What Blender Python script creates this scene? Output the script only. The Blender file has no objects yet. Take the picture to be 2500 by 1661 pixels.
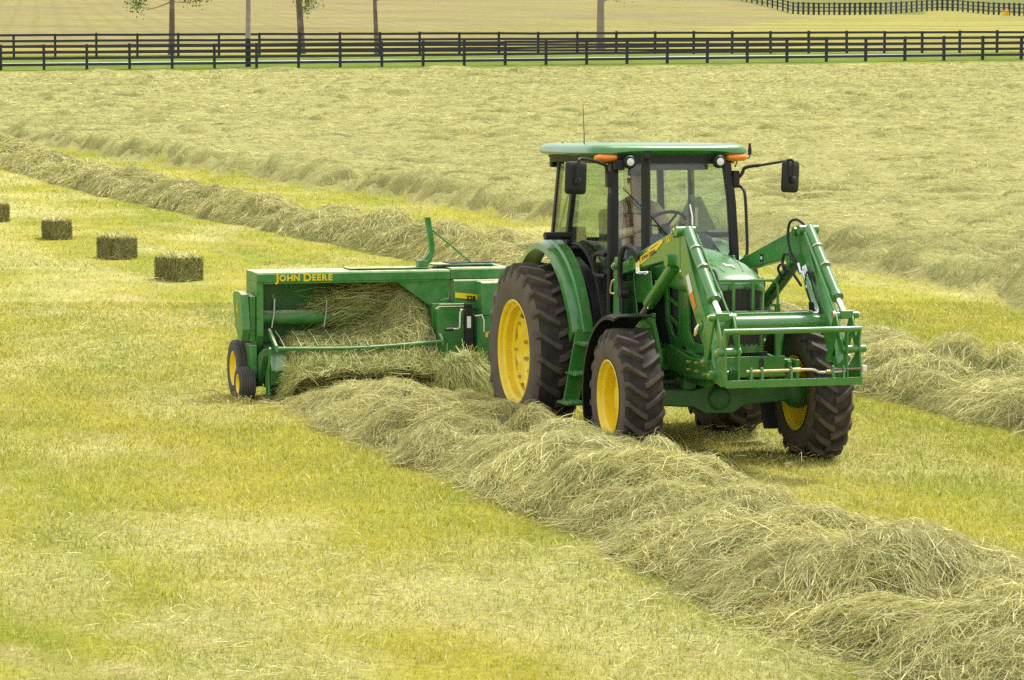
import bpy, bmesh, math, random
import numpy as np
from mathutils import Vector, Matrix, Euler

scene = bpy.context.scene
R = math.radians

# ------------------------------------------------------------------ camera
CAM = np.array([26.3317, -9.5478, 3.0811])
YAW, PITCH = 2.836102, 0.0768042
cam_data = bpy.data.cameras.new("camera")
cam_data.sensor_width = 36.0
cam_data.lens = 6870.0 / 2500.0 * 36.0
cam_data.clip_start = 0.1
cam_data.clip_end = 4000.0
cam = bpy.data.objects.new("camera", cam_data)
cam.location = CAM
cam.rotation_euler = (math.pi / 2 - PITCH, 0, YAW - math.pi / 2)
scene.collection.objects.link(cam)
scene.camera = cam

# ------------------------------------------------------------------ world / sun / exposure
SUN_ELEV, SUN_AZ = R(62), YAW + R(-48)          # azimuth (from +x, ccw) of the direction TOWARDS the sun
world = bpy.data.worlds.new("World")
scene.world = world
world.use_nodes = True
wn = world.node_tree
wn.nodes.clear()
w_out = wn.nodes.new("ShaderNodeOutputWorld")
w_bg = wn.nodes.new("ShaderNodeBackground")
w_sky = wn.nodes.new("ShaderNodeTexSky")
w_sky.sky_type = 'NISHITA'
w_sky.sun_disc = False
w_sky.sun_elevation = SUN_ELEV
w_sky.sun_rotation = math.pi / 2 - SUN_AZ
w_sky.air_density = 1.2
w_sky.dust_density = 5.0
w_sky.ozone_density = 1.0
# thin bright cloud veil over the blue
w_tc = wn.nodes.new("ShaderNodeTexCoord")
w_no = wn.nodes.new("ShaderNodeTexNoise")
w_no.inputs["Scale"].default_value = 2.2
w_no.inputs["Detail"].default_value = 6
w_no.inputs["Roughness"].default_value = 0.55
w_rp = wn.nodes.new("ShaderNodeValToRGB")
w_rp.color_ramp.elements[0].position = 0.36
w_rp.color_ramp.elements[0].color = (0.55, 0.55, 0.55, 1)
w_rp.color_ramp.elements[1].position = 0.62
w_rp.color_ramp.elements[1].color = (0.95, 0.95, 0.95, 1)
w_mx = wn.nodes.new("ShaderNodeMix")
w_mx.data_type = 'RGBA'
w_mx.inputs[7].default_value = (10.0, 10.0, 9.8, 1)
wn.links.new(w_tc.outputs["Generated"], w_no.inputs["Vector"])
wn.links.new(w_no.outputs["Fac"], w_rp.inputs["Fac"])
wn.links.new(w_rp.outputs["Color"], w_mx.inputs[0])
wn.links.new(w_sky.outputs["Color"], w_mx.inputs[6])
wn.links.new(w_mx.outputs[2], w_bg.inputs["Color"])
w_bg.inputs["Strength"].default_value = 0.095
wn.links.new(w_bg.outputs["Background"], w_out.inputs["Surface"])

sun_data = bpy.data.lights.new("sun", 'SUN')
sun_data.energy = 3.2
sun_data.angle = R(9)
sun_data.color = (1.0, 0.96, 0.88)
sun = bpy.data.objects.new("sun", sun_data)
sdir = Vector((math.cos(SUN_ELEV) * math.cos(SUN_AZ), math.cos(SUN_ELEV) * math.sin(SUN_AZ), math.sin(SUN_ELEV)))
sun.rotation_euler = sdir.to_track_quat('Z', 'Y').to_euler()
sun.location = (0, 0, 30)
scene.collection.objects.link(sun)

scene.view_settings.view_transform = 'Standard'
scene.view_settings.look = 'None'
scene.view_settings.gamma = 1.0
scene.view_settings.use_curve_mapping = False
scene.view_settings.exposure = 0.55
scene.cycles.max_bounces = 8
scene.cycles.transparent_max_bounces = 16
scene.cycles.use_denoising = False
scene.cycles.denoiser = 'OPENIMAGEDENOISE'
scene.cycles.denoising_input_passes = 'RGB_ALBEDO_NORMAL'
scene.cycles.sample_clamp_indirect = 5.0
scene.cycles.sample_clamp_direct = 4.0

rng = np.random.default_rng(7)
random.seed(7)

# ------------------------------------------------------------------ helpers: scene objects
def link(o):
    scene.collection.objects.link(o)
    return o

def thing(name, label, cat, loc=(0, 0, 0), group=None, kind=None):
    o = link(bpy.data.objects.new(name, None))
    o.location = loc
    o.empty_display_size = 0.1
    tag(o, label, cat, group, kind)
    return o

def tag(o, label=None, cat=None, group=None, kind=None):
    if label: o["label"] = label
    if cat: o["category"] = cat
    if group: o["group"] = group
    if kind: o["kind"] = kind
    return o

def part_empty(name, parent):
    o = link(bpy.data.objects.new(name, None))
    o.empty_display_size = 0.05
    o.parent = parent
    return o

class MB:
    """collects shapes, builds one mesh object"""
    def __init__(s):
        s.v = []; s.f = []
    def add(s, verts, faces):
        b = len(s.v)
        s.v.extend([tuple(map(float, q)) for q in verts])
        s.f.extend([tuple(b + i for i in f) for f in faces])
        return s
    def box(s, c, size, rot=None):
        hx, hy, hz = size[0] / 2, size[1] / 2, size[2] / 2
        vs = [Vector((x, y, z)) for x in (-hx, hx) for y in (-hy, hy) for z in (-hz, hz)]
        if rot is not None:
            m = Euler(rot).to_matrix()
            vs = [m @ q for q in vs]
        vs = [(q.x + c[0], q.y + c[1], q.z + c[2]) for q in vs]
        return s.add(vs, [(0, 1, 3, 2), (4, 6, 7, 5), (0, 4, 5, 1), (2, 3, 7, 6), (0, 2, 6, 4), (1, 5, 7, 3)])
    def bx(s, x0, x1, y0, y1, z0, z1):
        return s.box(((x0 + x1) / 2, (y0 + y1) / 2, (z0 + z1) / 2), (abs(x1 - x0), abs(y1 - y0), abs(z1 - z0)))
    def prism(s, poly, a, b, axis='y'):
        """polygon extruded along axis. axis y: poly in (x,z); axis x: poly in (y,z); axis z: poly in (x,y)"""
        n = len(poly)
        def mk(p, t):
            return {'y': (p[0], t, p[1]), 'x': (t, p[0], p[1]), 'z': (p[0], p[1], t)}[axis]
        vs = [mk(p, a) for p in poly] + [mk(p, b) for p in poly]
        fs = [tuple(range(n))[::-1], tuple(range(n, 2 * n))]
        fs += [(i, (i + 1) % n, n + (i + 1) % n, n + i) for i in range(n)]
        return s.add(vs, fs)
    def cyl(s, p0, p1, r, r2=None, seg=16, cap=True):
        return s.tube([p0, p1], [r, r if r2 is None else r2], seg, cap)
    def tube(s, pts, r, seg=8, cap=True):
        pts = [Vector(p) for p in pts]
        n = len(pts)
        rs = r if isinstance(r, (list, tuple)) else [r] * n
        tang = []
        for i in range(n):
            a = pts[max(i - 1, 0)]; b = pts[min(i + 1, n - 1)]
            t = (b - a)
            tang.append(t.normalized() if t.length > 1e-9 else Vector((0, 0, 1)))
        up = Vector((0, 0, 1)) if abs(tang[0].z) < 0.9 else Vector((1, 0, 0))
        vs = []
        nx = tang[0].cross(up).normalized()
        for i in range(n):
            nx = (nx - tang[i] * nx.dot(tang[i])).normalized()
            ny = tang[i].cross(nx)
            for k in range(seg):
                a = 2 * math.pi * k / seg
                vs.append(pts[i] + (nx * math.cos(a) + ny * math.sin(a)) * rs[i])
        fs = []
        for i in range(n - 1):
            for k in range(seg):
                k2 = (k + 1) % seg
                fs.append((i * seg + k, i * seg + k2, (i + 1) * seg + k2, (i + 1) * seg + k))
        if cap:
            fs.append(tuple(range(seg))[::-1]); fs.append(tuple((n - 1) * seg + k for k in range(seg)))
        return s.add(vs, fs)
    def lathe(s, prof, c, seg=48, closed=False, a0=0, a1=2 * math.pi):
        """profile of (y, r) turned about the y axis through c"""
        full = abs(a1 - a0 - 2 * math.pi) < 1e-6
        m = seg if full else seg + 1
        n = len(prof); vs = []
        for k in range(m):
            a = a0 + (a1 - a0) * k / seg
            for (y, r) in prof:
                vs.append((c[0] + r * math.cos(a), c[1] + y, c[2] + r * math.sin(a)))
        fs = []
        for k in range(seg):
            k2 = (k + 1) % m
            for i in range(n if closed else n - 1):
                j = (i + 1) % n
                fs.append((k * n + i, k * n + j, k2 * n + j, k2 * n + i))
        return s.add(vs, fs)
    def loft(s, secs, cap=True, close=True):
        n = len(secs[0]); vs = [p for q in secs for p in q]; fs = []
        for i in range(len(secs) - 1):
            for k in range(n if close else n - 1):
                k2 = (k + 1) % n
                fs.append((i * n + k, i * n + k2, (i + 1) * n + k2, (i + 1) * n + k))
        if cap:
            fs.append(tuple(range(n))[::-1]); fs.append(tuple((len(secs) - 1) * n + k for k in range(n)))
        return s.add(vs, fs)
    def build(s, name, mat, parent=None, bevel=0.0, angle=35, smooth=True, loc=None, seg=2, fixn=True):
        me = bpy.data.meshes.new(name)
        me.from_pydata(s.v, [], s.f)
        if fixn:
            bm = bmesh.new(); bm.from_mesh(me)
            bmesh.ops.recalc_face_normals(bm, faces=bm.faces)
            bm.to_mesh(me); bm.free()
        me.update()
        if smooth:
            me.polygons.foreach_set("use_smooth", [True] * len(me.polygons))
            me.set_sharp_from_angle(angle=R(angle))
        if mat: me.materials.append(mat)
        o = link(bpy.data.objects.new(name, me))
        if parent: o.parent = parent
        if loc is not None: o.location = loc
        if bevel:
            b = o.modifiers.new("bevel", 'BEVEL')
            b.width = bevel; b.segments = seg; b.limit_method = 'ANGLE'; b.angle_limit = R(40)
            b.harden_normals = True
        return o

def mesh_np(name, verts, faces, mat, parent=None, col=None, smooth=False):
    """big mesh from numpy arrays; faces (n,3) or list of such arrays of tri/quad"""
    me = bpy.data.meshes.new(name)
    if not isinstance(faces, list): faces = [faces]
    nl = sum(f.size for f in faces); nf = sum(len(f) for f in faces)
    me.vertices.add(len(verts)); me.loops.add(nl); me.polygons.add(nf)
    me.vertices.foreach_set("co", np.ascontiguousarray(verts, dtype=np.float32).ravel())
    me.loops.foreach_set("vertex_index", np.concatenate([f.ravel() for f in faces]).astype(np.int32))
    st = []; off = 0
    for f in faces:
        k = f.shape[1]
        st.append(off + np.arange(len(f)) * k); off += f.size
    me.polygons.foreach_set("loop_start", np.concatenate(st).astype(np.int32))
    if smooth: me.polygons.foreach_set("use_smooth", np.ones(nf, dtype=bool))
    if col is not None:
        for nm, arr in (col.items() if isinstance(col, dict) else {"col": col}.items()):
            a = me.attributes.new(nm, 'FLOAT_COLOR', 'POINT')
            c4 = np.ones((len(verts), 4), dtype=np.float32); c4[:, :3] = arr
            a.data.foreach_set("color", c4.ravel())
    me.update(calc_edges=True)
    me.validate()
    if mat: me.materials.append(mat)
    o = link(bpy.data.objects.new(name, me))
    if parent: o.parent = parent
    return o

def text_mesh(name, s, size, mat, parent, origin, xdir, zdir, extrude=0.001, bold=0.0, shear=0.0, xs=1.0, align='LEFT'):
    cu = bpy.data.curves.new(name, 'FONT')
    cu.body = s; cu.size = size; cu.extrude = extrude; cu.offset = bold; cu.shear = shear
    cu.align_x = align; cu.resolution_u = 3
    tmp = bpy.data.objects.new(name + "_t", cu)
    link(tmp)
    dg_ = bpy.context.evaluated_depsgraph_get()
    me = bpy.data.meshes.new_from_object(tmp.evaluated_get(dg_))
    bpy.data.objects.remove(tmp)
    x = Vector(xdir).normalized(); y = Vector(zdir).normalized(); z = x.cross(y)
    m = Matrix(((x.x * xs, y.x, z.x, origin[0]), (x.y * xs, y.y, z.y, origin[1]), (x.z * xs, y.z, z.z, origin[2]), (0, 0, 0, 1)))
    me.transform(m)
    me.materials.clear(); me.materials.append(mat)
    o = link(bpy.data.objects.new(name, me)); o.parent = parent
    return o

def catmull(pts, n=6):
    P = [Vector(p) for p in pts]; out = []
    for i in range(len(P) - 1):
        p0 = P[max(i - 1, 0)]; p1 = P[i]; p2 = P[i + 1]; p3 = P[min(i + 2, len(P) - 1)]
        for k in range(n):
            t = k / n
            out.append(0.5 * ((2 * p1) + (p2 - p0) * t + (2 * p0 - 5 * p1 + 4 * p2 - p3) * t * t + (3 * p1 - p0 - 3 * p2 + p3) * t ** 3))
    out.append(P[-1])
    return out

# ------------------------------------------------------------------ helpers: materials
MATS = {}
def mat(name, col, rough=0.5, metal=0.0, coat=0.0, var=0.0, vscale=6.0, bump=0.0, bscale=60.0, dust=None, dust_up=0.0, dust_noise=0.0, spec=0.5, dscale=7.0):
    m = bpy.data.materials.new(name); m.use_nodes = True
    nt = m.node_tree; b = nt.nodes["Principled BSDF"]
    b.inputs["Roughness"].default_value = rough
    b.inputs["Metallic"].default_value = metal
    b.inputs["Coat Weight"].default_value = coat
    b.inputs["Coat Roughness"].default_value = 0.16
    b.inputs["Coat IOR"].default_value = 1.75
    b.inputs["Specular IOR Level"].default_value = spec
    b.inputs["Base Color"].default_value = (*col, 1)
    tc = nt.nodes.new("ShaderNodeTexCoord")
    cur = None
    if var:
        n = nt.nodes.new("ShaderNodeTexNoise"); n.inputs["Scale"].default_value = vscale
        n.inputs["Detail"].default_value = 5
        nt.links.new(tc.outputs["Object"], n.inputs["Vector"])
        mp = nt.nodes.new("ShaderNodeMapRange")
        mp.inputs["From Min"].default_value = 0.25; mp.inputs["From Max"].default_value = 0.75
        mp.inputs["To Min"].default_value = 1 - var; mp.inputs["To Max"].default_value = 1 + var
        nt.links.new(n.outputs["Fac"], mp.inputs["Value"])
        mx = nt.nodes.new("ShaderNodeVectorMath"); mx.operation = 'SCALE'
        mx.inputs[0].default_value = col
        nt.links.new(mp.outputs["Result"], mx.inputs["Scale"])
        cur = mx.outputs["Vector"]
    if dust:
        n2 = nt.nodes.new("ShaderNodeTexNoise"); n2.inputs["Scale"].default_value = dscale
        n2.inputs["Detail"].default_value = 8; n2.inputs["Roughness"].default_value = 0.65
        nt.links.new(tc.outputs["Object"], n2.inputs["Vector"])
        r1 = nt.nodes.new("ShaderNodeMapRange")
        r1.inputs["From Min"].default_value = 0.42; r1.inputs["From Max"].default_value = 0.72
        r1.inputs["To Max"].default_value = dust_noise
        nt.links.new(n2.outputs["Fac"], r1.inputs["Value"])
        ge = nt.nodes.new("ShaderNodeNewGeometry")
        sp = nt.nodes.new("ShaderNodeSeparateXYZ")
        nt.links.new(ge.outputs["Normal"], sp.inputs[0])
        r2 = nt.nodes.new("ShaderNodeMapRange")
        r2.inputs["From Min"].default_value = 0.55; r2.inputs["From Max"].default_value = 0.95
        r2.inputs["To Max"].default_value = dust_up
        nt.links.new(sp.outputs["Z"], r2.inputs["Value"])
        n3 = nt.nodes.new("ShaderNodeMapRange")
        n3.inputs["From Min"].default_value = 0.25; n3.inputs["From Max"].default_value = 0.6
        nt.links.new(n2.outputs["Fac"], n3.inputs["Value"])
        mu = nt.nodes.new("ShaderNodeMath"); mu.operation = 'MULTIPLY'
        nt.links.new(r2.outputs["Result"], mu.inputs[0]); nt.links.new(n3.outputs["Result"], mu.inputs[1])
        ad = nt.nodes.new("ShaderNodeMath"); ad.operation = 'ADD'; ad.use_clamp = True
        nt.links.new(r1.outputs["Result"], ad.inputs[0]); nt.links.new(mu.outputs[0], ad.inputs[1])
        mx2 = nt.nodes.new("ShaderNodeMix"); mx2.data_type = 'RGBA'
        mx2.inputs[6].default_value = (*col, 1); mx2.inputs[7].default_value = (*dust, 1)
        if cur: nt.links.new(cur, mx2.inputs[6])
        nt.links.new(ad.outputs[0], mx2.inputs[0])
        cur = mx2.outputs[2]
        rr = nt.nodes.new("ShaderNodeMapRange")
        rr.inputs["To Min"].default_value = rough; rr.inputs["To Max"].default_value = 0.85
        nt.links.new(ad.outputs[0], rr.inputs["Value"])
        nt.links.new(rr.outputs["Result"], b.inputs["Roughness"])
        if coat:
            cr = nt.nodes.new("ShaderNodeMapRange")
            cr.inputs["To Min"].default_value = coat; cr.inputs["To Max"].default_value = 0.0
            nt.links.new(ad.outputs[0], cr.inputs["Value"])
            nt.links.new(cr.outputs["Result"], b.inputs["Coat Weight"])
    if cur: nt.links.new(cur, b.inputs["Base Color"])
    if bump:
        n4 = nt.nodes.new("ShaderNodeTexNoise"); n4.inputs["Scale"].default_value = bscale
        n4.inputs["Detail"].default_value = 6
        nt.links.new(tc.outputs["Object"], n4.inputs["Vector"])
        bp = nt.nodes.new("ShaderNodeBump"); bp.inputs["Strength"].default_value = bump
        bp.inputs["Distance"].default_value = 0.01
        nt.links.new(n4.outputs["Fac"], bp.inputs["Height"])
        nt.links.new(bp.outputs["Normal"], b.inputs["Normal"])
    MATS[name] = m
    return m

def strand_mat(name, transl=0.3, rough=0.75, tint=(1, 1, 1)):
    """colour comes from the strand's own vertex colour"""
    m = bpy.data.materials.new(name); m.use_nodes = True
    nt = m.node_tree; nt.nodes.clear()
    out = nt.nodes.new("ShaderNodeOutputMaterial")
    at = nt.nodes.new("ShaderNodeAttribute"); at.attribute_name = "col"
    df = nt.nodes.new("ShaderNodeBsdfDiffuse"); tr = nt.nodes.new("ShaderNodeBsdfTranslucent")
    gl = nt.nodes.new("ShaderNodeBsdfGlossy"); gl.inputs["Roughness"].default_value = 0.5
    gl.inputs["Color"].default_value = (1, 1, 0.9, 1)
    mx = nt.nodes.new("ShaderNodeMixShader"); mx.inputs[0].default_value = transl
    m2 = nt.nodes.new("ShaderNodeMixShader"); m2.inputs[0].default_value = 0.03
    nt.links.new(at.outputs["Color"], df.inputs["Color"]); nt.links.new(at.outputs["Color"], tr.inputs["Color"])
    nt.links.new(df.outputs[0], mx.inputs[1]); nt.links.new(tr.outputs[0], mx.inputs[2])
    nt.links.new(mx.outputs[0], m2.inputs[1]); nt.links.new(gl.outputs[0], m2.inputs[2])
    nt.links.new(m2.outputs[0], out.inputs["Surface"])
    MATS[name] = m
    return m

def glass_mat(name, tint, refl=0.9):
    m = bpy.data.materials.new(name); m.use_nodes = True
    nt = m.node_tree; nt.nodes.clear()
    out = nt.nodes.new("ShaderNodeOutputMaterial")
    tr = nt.nodes.new("ShaderNodeBsdfTransparent"); tr.inputs["Color"].default_value = (*tint, 1)
    gl = nt.nodes.new("ShaderNodeBsdfGlossy"); gl.inputs["Roughness"].default_value = 0.02
    ge = nt.nodes.new("ShaderNodeNewGeometry")
    dt = nt.nodes.new("ShaderNodeVectorMath"); dt.operation = 'DOT_PRODUCT'
    nt.links.new(ge.outputs["Normal"], dt.inputs[0]); nt.links.new(ge.outputs["Incoming"], dt.inputs[1])
    ab = nt.nodes.new("ShaderNodeMath"); ab.operation = 'ABSOLUTE'; nt.links.new(dt.outputs["Value"], ab.inputs[0])
    om = nt.nodes.new("ShaderNodeMath"); om.operation = 'SUBTRACT'; om.inputs[0].default_value = 1.0; nt.links.new(ab.outputs[0], om.inputs[1])
    pw = nt.nodes.new("ShaderNodeMath"); pw.operation = 'POWER'; pw.inputs[1].default_value = 5.0; nt.links.new(om.outputs[0], pw.inputs[0])
    fr = nt.nodes.new("ShaderNodeMath"); fr.operation = 'MULTIPLY_ADD'; fr.inputs[1].default_value = 0.96; fr.inputs[2].default_value = 0.04
    nt.links.new(pw.outputs[0], fr.inputs[0])
    mu = nt.nodes.new("ShaderNodeMath"); mu.operation = 'MULTIPLY'; mu.inputs[1].default_value = refl
    df = nt.nodes.new("ShaderNodeBsdfDiffuse"); df.inputs["Color"].default_value = (0.45, 0.47, 0.42, 1)
    no = nt.nodes.new("ShaderNodeTexNoise"); no.inputs["Scale"].default_value = 3.0; no.inputs["Detail"].default_value = 6
    tcn = nt.nodes.new("ShaderNodeTexCoord"); nt.links.new(tcn.outputs["Object"], no.inputs["Vector"])
    mr = nt.nodes.new("ShaderNodeMapRange"); mr.inputs["From Min"].default_value = 0.35; mr.inputs["From Max"].default_value = 0.7
    mr.inputs["To Min"].default_value = 0.01; mr.inputs["To Max"].default_value = 0.05
    nt.links.new(no.outputs["Fac"], mr.inputs["Value"])
    m0 = nt.nodes.new("ShaderNodeMixShader")
    nt.links.new(mr.outputs["Result"], m0.inputs[0]); nt.links.new(tr.outputs[0], m0.inputs[1]); nt.links.new(df.outputs[0], m0.inputs[2])
    mx = nt.nodes.new("ShaderNodeMixShader")
    nt.links.new(fr.outputs[0], mu.inputs[0]); nt.links.new(mu.outputs[0], mx.inputs[0])
    nt.links.new(m0.outputs[0], mx.inputs[1]); nt.links.new(gl.outputs[0], mx.inputs[2])
    nt.links.new(mx.outputs[0], out.inputs["Surface"])
    MATS[name] = m
    return m

DUST = (0.42, 0.37, 0.22)
M_GREEN = mat("green_paint", (0.030, 0.196, 0.026), rough=0.30, coat=0.6, var=0.10, vscale=3, dust=DUST, dust_up=0.10, dust_noise=0.10)
M_GREEN_CAST = mat("green_casting", (0.016, 0.115, 0.022), rough=0.5, var=0.15, vscale=9, bump=0.15, bscale=90, dust=(0.16, 0.13, 0.08), dust_noise=0.35, dust_up=0.2)
M_BALER = mat("baler_green_paint", (0.034, 0.205, 0.034), rough=0.42, coat=0.1, var=0.12, vscale=3, dust=(0.60, 0.53, 0.36), dust_up=1.0, dust_noise=0.14)
M_YELLOW = mat("yellow_paint", (0.90, 0.66, 0.015), rough=0.38, coat=0.15, var=0.06, vscale=5, dust=(0.40, 0.32, 0.10), dust_noise=0.25, dust_up=0.15)
M_LUG = mat("dusty_lightened_lug_rubber", (0.058, 0.049, 0.041), rough=0.8, var=0.3, vscale=12, bump=0.25, bscale=60, dust=(0.17, 0.13, 0.09), dust_noise=0.5, dust_up=0.35, dscale=7)  # dusty lugs, also lightened against the tread to paint in their relief
M_TYRE = mat("tyre_rubber", (0.020, 0.018, 0.017), rough=0.82, var=0.2, vscale=10, bump=0.25, bscale=50, dust=(0.12, 0.088, 0.06), dust_noise=0.45, dust_up=0.30, dscale=6)
M_SIDEWALL = mat("dusty_sidewall_rubber", (0.115, 0.088, 0.064), rough=0.85, var=0.25, vscale=8, bump=0.2, bscale=60, dust=(0.06, 0.052, 0.046), dust_noise=0.6, dscale=4)
M_SMALLTYRE = mat("ribbed_tyre_rubber", (0.06, 0.057, 0.055), rough=0.8, var=0.2, vscale=10, bump=0.15, bscale=60, dust=(0.16, 0.13, 0.09), dust_noise=0.25, dust_up=0.2)
M_BLACK = mat("black_plastic", (0.014, 0.014, 0.015), rough=0.48, var=0.15, vscale=8, dust=(0.12, 0.11, 0.09), dust_noise=0.06, dust_up=0.08, spec=0.35)
M_DARK = mat("dark_interior", (0.035, 0.037, 0.040), rough=0.7)
M_TRIM = mat("grey_cab_trim", (0.10, 0.105, 0.11), rough=0.65)
M_GRILLE = mat("grille_mesh", (0.030, 0.027, 0.026), rough=0.6, dust=(0.13, 0.10, 0.07), dust_noise=0.3, bump=0.5, bscale=140)
M_CHROME = mat("chrome_rod", (0.85, 0.85, 0.86), rough=0.12, metal=1.0)
M_STEEL = mat("zinc_steel", (0.55, 0.52, 0.45), rough=0.35, metal=0.9)
M_BRASS = mat("yellow_zinc", (0.62, 0.50, 0.25), rough=0.38, metal=0.85, var=0.25, vscale=20)
M_RUST = mat("worn_rod", (0.30, 0.20, 0.13), rough=0.5, metal=0.5, var=0.3, vscale=30)
M_RUBBER = mat("hose_rubber", (0.018, 0.018, 0.020), rough=0.5)
M_AMBER = mat("amber_lens", (0.85, 0.24, 0.01), rough=0.18, coat=0.6)
M_LAMP = mat("lamp_glass", (0.78, 0.80, 0.78), rough=0.12, coat=0.8, bump=0.3, bscale=80)
M_WHITE = mat("white_label", (0.75, 0.75, 0.72), rough=0.5)
M_ORANGE = mat("orange_label", (0.75, 0.20, 0.02), rough=0.5)
M_DECAL_Y = mat("yellow_decal", (0.85, 0.62, 0.02), rough=0.4)
M_DECAL_K = mat("black_decal", (0.012, 0.012, 0.010), rough=0.5)
M_GLASS = glass_mat("tinted_cab_glass", (0.84, 0.92, 0.86))
M_WINDSHIELD = glass_mat("windscreen_glass", (0.93, 0.96, 0.95))
M_HAY = strand_mat("hay_strands", 0.25)
M_GRASS = strand_mat("grass_blades", 0.35)
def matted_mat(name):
    """the packed mass under the loose stems: mottled, rough, shade between the stalks put into its colour"""
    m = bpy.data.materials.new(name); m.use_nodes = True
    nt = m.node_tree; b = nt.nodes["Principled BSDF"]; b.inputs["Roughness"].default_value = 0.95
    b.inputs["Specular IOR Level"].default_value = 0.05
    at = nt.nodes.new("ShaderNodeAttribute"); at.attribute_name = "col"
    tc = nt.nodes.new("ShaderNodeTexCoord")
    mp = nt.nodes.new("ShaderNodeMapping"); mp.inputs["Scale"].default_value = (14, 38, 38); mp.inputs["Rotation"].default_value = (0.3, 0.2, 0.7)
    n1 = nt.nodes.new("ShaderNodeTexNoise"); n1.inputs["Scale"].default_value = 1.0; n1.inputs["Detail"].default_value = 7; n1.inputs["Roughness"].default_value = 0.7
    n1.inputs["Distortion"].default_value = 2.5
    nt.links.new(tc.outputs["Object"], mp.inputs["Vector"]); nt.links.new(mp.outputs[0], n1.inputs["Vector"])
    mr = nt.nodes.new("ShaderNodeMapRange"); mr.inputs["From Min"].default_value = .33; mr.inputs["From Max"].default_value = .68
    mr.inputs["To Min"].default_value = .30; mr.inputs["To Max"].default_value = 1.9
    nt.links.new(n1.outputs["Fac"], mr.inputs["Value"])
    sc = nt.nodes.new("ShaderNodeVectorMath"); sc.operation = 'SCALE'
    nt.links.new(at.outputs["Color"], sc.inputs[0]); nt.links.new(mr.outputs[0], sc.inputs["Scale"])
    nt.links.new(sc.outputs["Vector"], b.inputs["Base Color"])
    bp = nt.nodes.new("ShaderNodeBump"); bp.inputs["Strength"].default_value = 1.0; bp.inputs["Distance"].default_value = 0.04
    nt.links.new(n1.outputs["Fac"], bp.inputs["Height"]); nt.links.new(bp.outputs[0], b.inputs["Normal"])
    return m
M_MATTED = matted_mat("matted_hay")
M_BALE = strand_mat("bale_strands", 0.15)
M_LEAF = strand_mat("leaves", 0.4)
# ------------------------------------------------------------------ terrain: level toe, then a hillside rising away
DG = np.array([math.cos(YAW), math.sin(YAW)])
RG = np.array([DG[1], -DG[0]])
_cs = np.array([-400, 0, 34, 40, 47, 55, 63, 75, 90, 110, 130, 154, 165, 200, 250, 300, 336, 400, 500, 700, 1000, 1600, 3000.])
_cz = np.array([0, 0, 0, .13, .40, .60, .86, 1.38, 2.15, 3.3, 4.5, 5.97, 6.97, 8.7, 11.5, 14.2, 16.1, 20, 25.5, 37, 60, 110, 200.])
_ss = np.arange(-400, 3000, 1.0)
_zs = np.interp(_ss, _cs, _cz)
_k = np.hanning(13); _k /= _k.sum()
_zs = np.convolve(np.pad(_zs, 6, mode='edge'), _k, 'valid')

def depth(x, y):
    return (x - CAM[0]) * DG[0] + (y - CAM[1]) * DG[1]

def lateral(x, y):
    return (x - CAM[0]) * RG[0] + (y - CAM[1]) * RG[1]

def ground_z(x, y):
    return np.interp(depth(np.asarray(x, float), np.asarray(y, float)), _ss, _zs)

_perm = np.random.default_rng(3).random(65536)
def vnoise(x, y, seed=0):
    x = np.asarray(x, float); y = np.asarray(y, float)
    xi = np.floor(x).astype(np.int64); yi = np.floor(y).astype(np.int64)
    fx = x - xi; fy = y - yi
    fx = fx * fx * (3 - 2 * fx); fy = fy * fy * (3 - 2 * fy)
    def h(a, b):
        return _perm[((a * 73856093) ^ (b * 19349663) ^ (seed * 83492791)) & 65535]
    a = h(xi, yi); b = h(xi + 1, yi); c = h(xi, yi + 1); d = h(xi + 1, yi + 1)
    return (a * (1 - fx) + b * fx) * (1 - fy) + (c * (1 - fx) + d * fx) * fy

def fbm(x, y, seed=0, oct=3):
    s = 0; a = 0.5; t = 0
    for i in range(oct):
        s = s + a * vnoise(x * 2 ** i + i * 17.3, y * 2 ** i - i * 9.1, seed + i); t += a; a *= 0.5
    return s / t

# windrow centre lines (x along the tractor's heading)
def w0_c(x): return np.interp(x, [-6, 0, 6, 9, 12, 16], [-1.85, -1.88, -1.85, -1.84, -1.80, -1.75])
def w0_w(x): return np.interp(x, [-6, -2, 5, 8, 9.5, 11, 16], [0.88, 0.90, 0.94, 0.92, 1.08, 1.22, 1.3])
def w1_c(x): return np.interp(x, [-110, -90, -70, -56, -45, -35, -24, -12, 0, 15, 30], [-1.0, 0.2, 1.6, 2.2, 3.0, 4.4, 5.6, 5.2, 4.75, 4.4, 4.2])
def w1_w(x): return np.interp(x, [-110, -40, 0, 30], [1.0, 1.0, 1.15, 1.15])
def w2_e(x): return np.interp(x, [-130, -100, -81, -70, -59, -50, -42, -33, -22, -16, -12, 0, 20], [-8, -3, 0.5, 2.7, 5.2, 7.2, 8.7, 9.8, 11.5, 11.2, 10.7, 10.0, 9.5])

FENCE_A, FENCE_B = np.array([-128.43, 10.15]), np.array([-119.94, 67.29])
def behind_fence(x, y):
    """signed distance behind the near fence line"""
    n = np.array([FENCE_A[1] - FENCE_B[1], FENCE_B[0] - FENCE_A[0]]); n = n / np.linalg.norm(n)
    if n[0] > 0: n = -n
    return (x - FENCE_A[0]) * n[0] + (y - FENCE_A[1]) * n[1]

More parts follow.
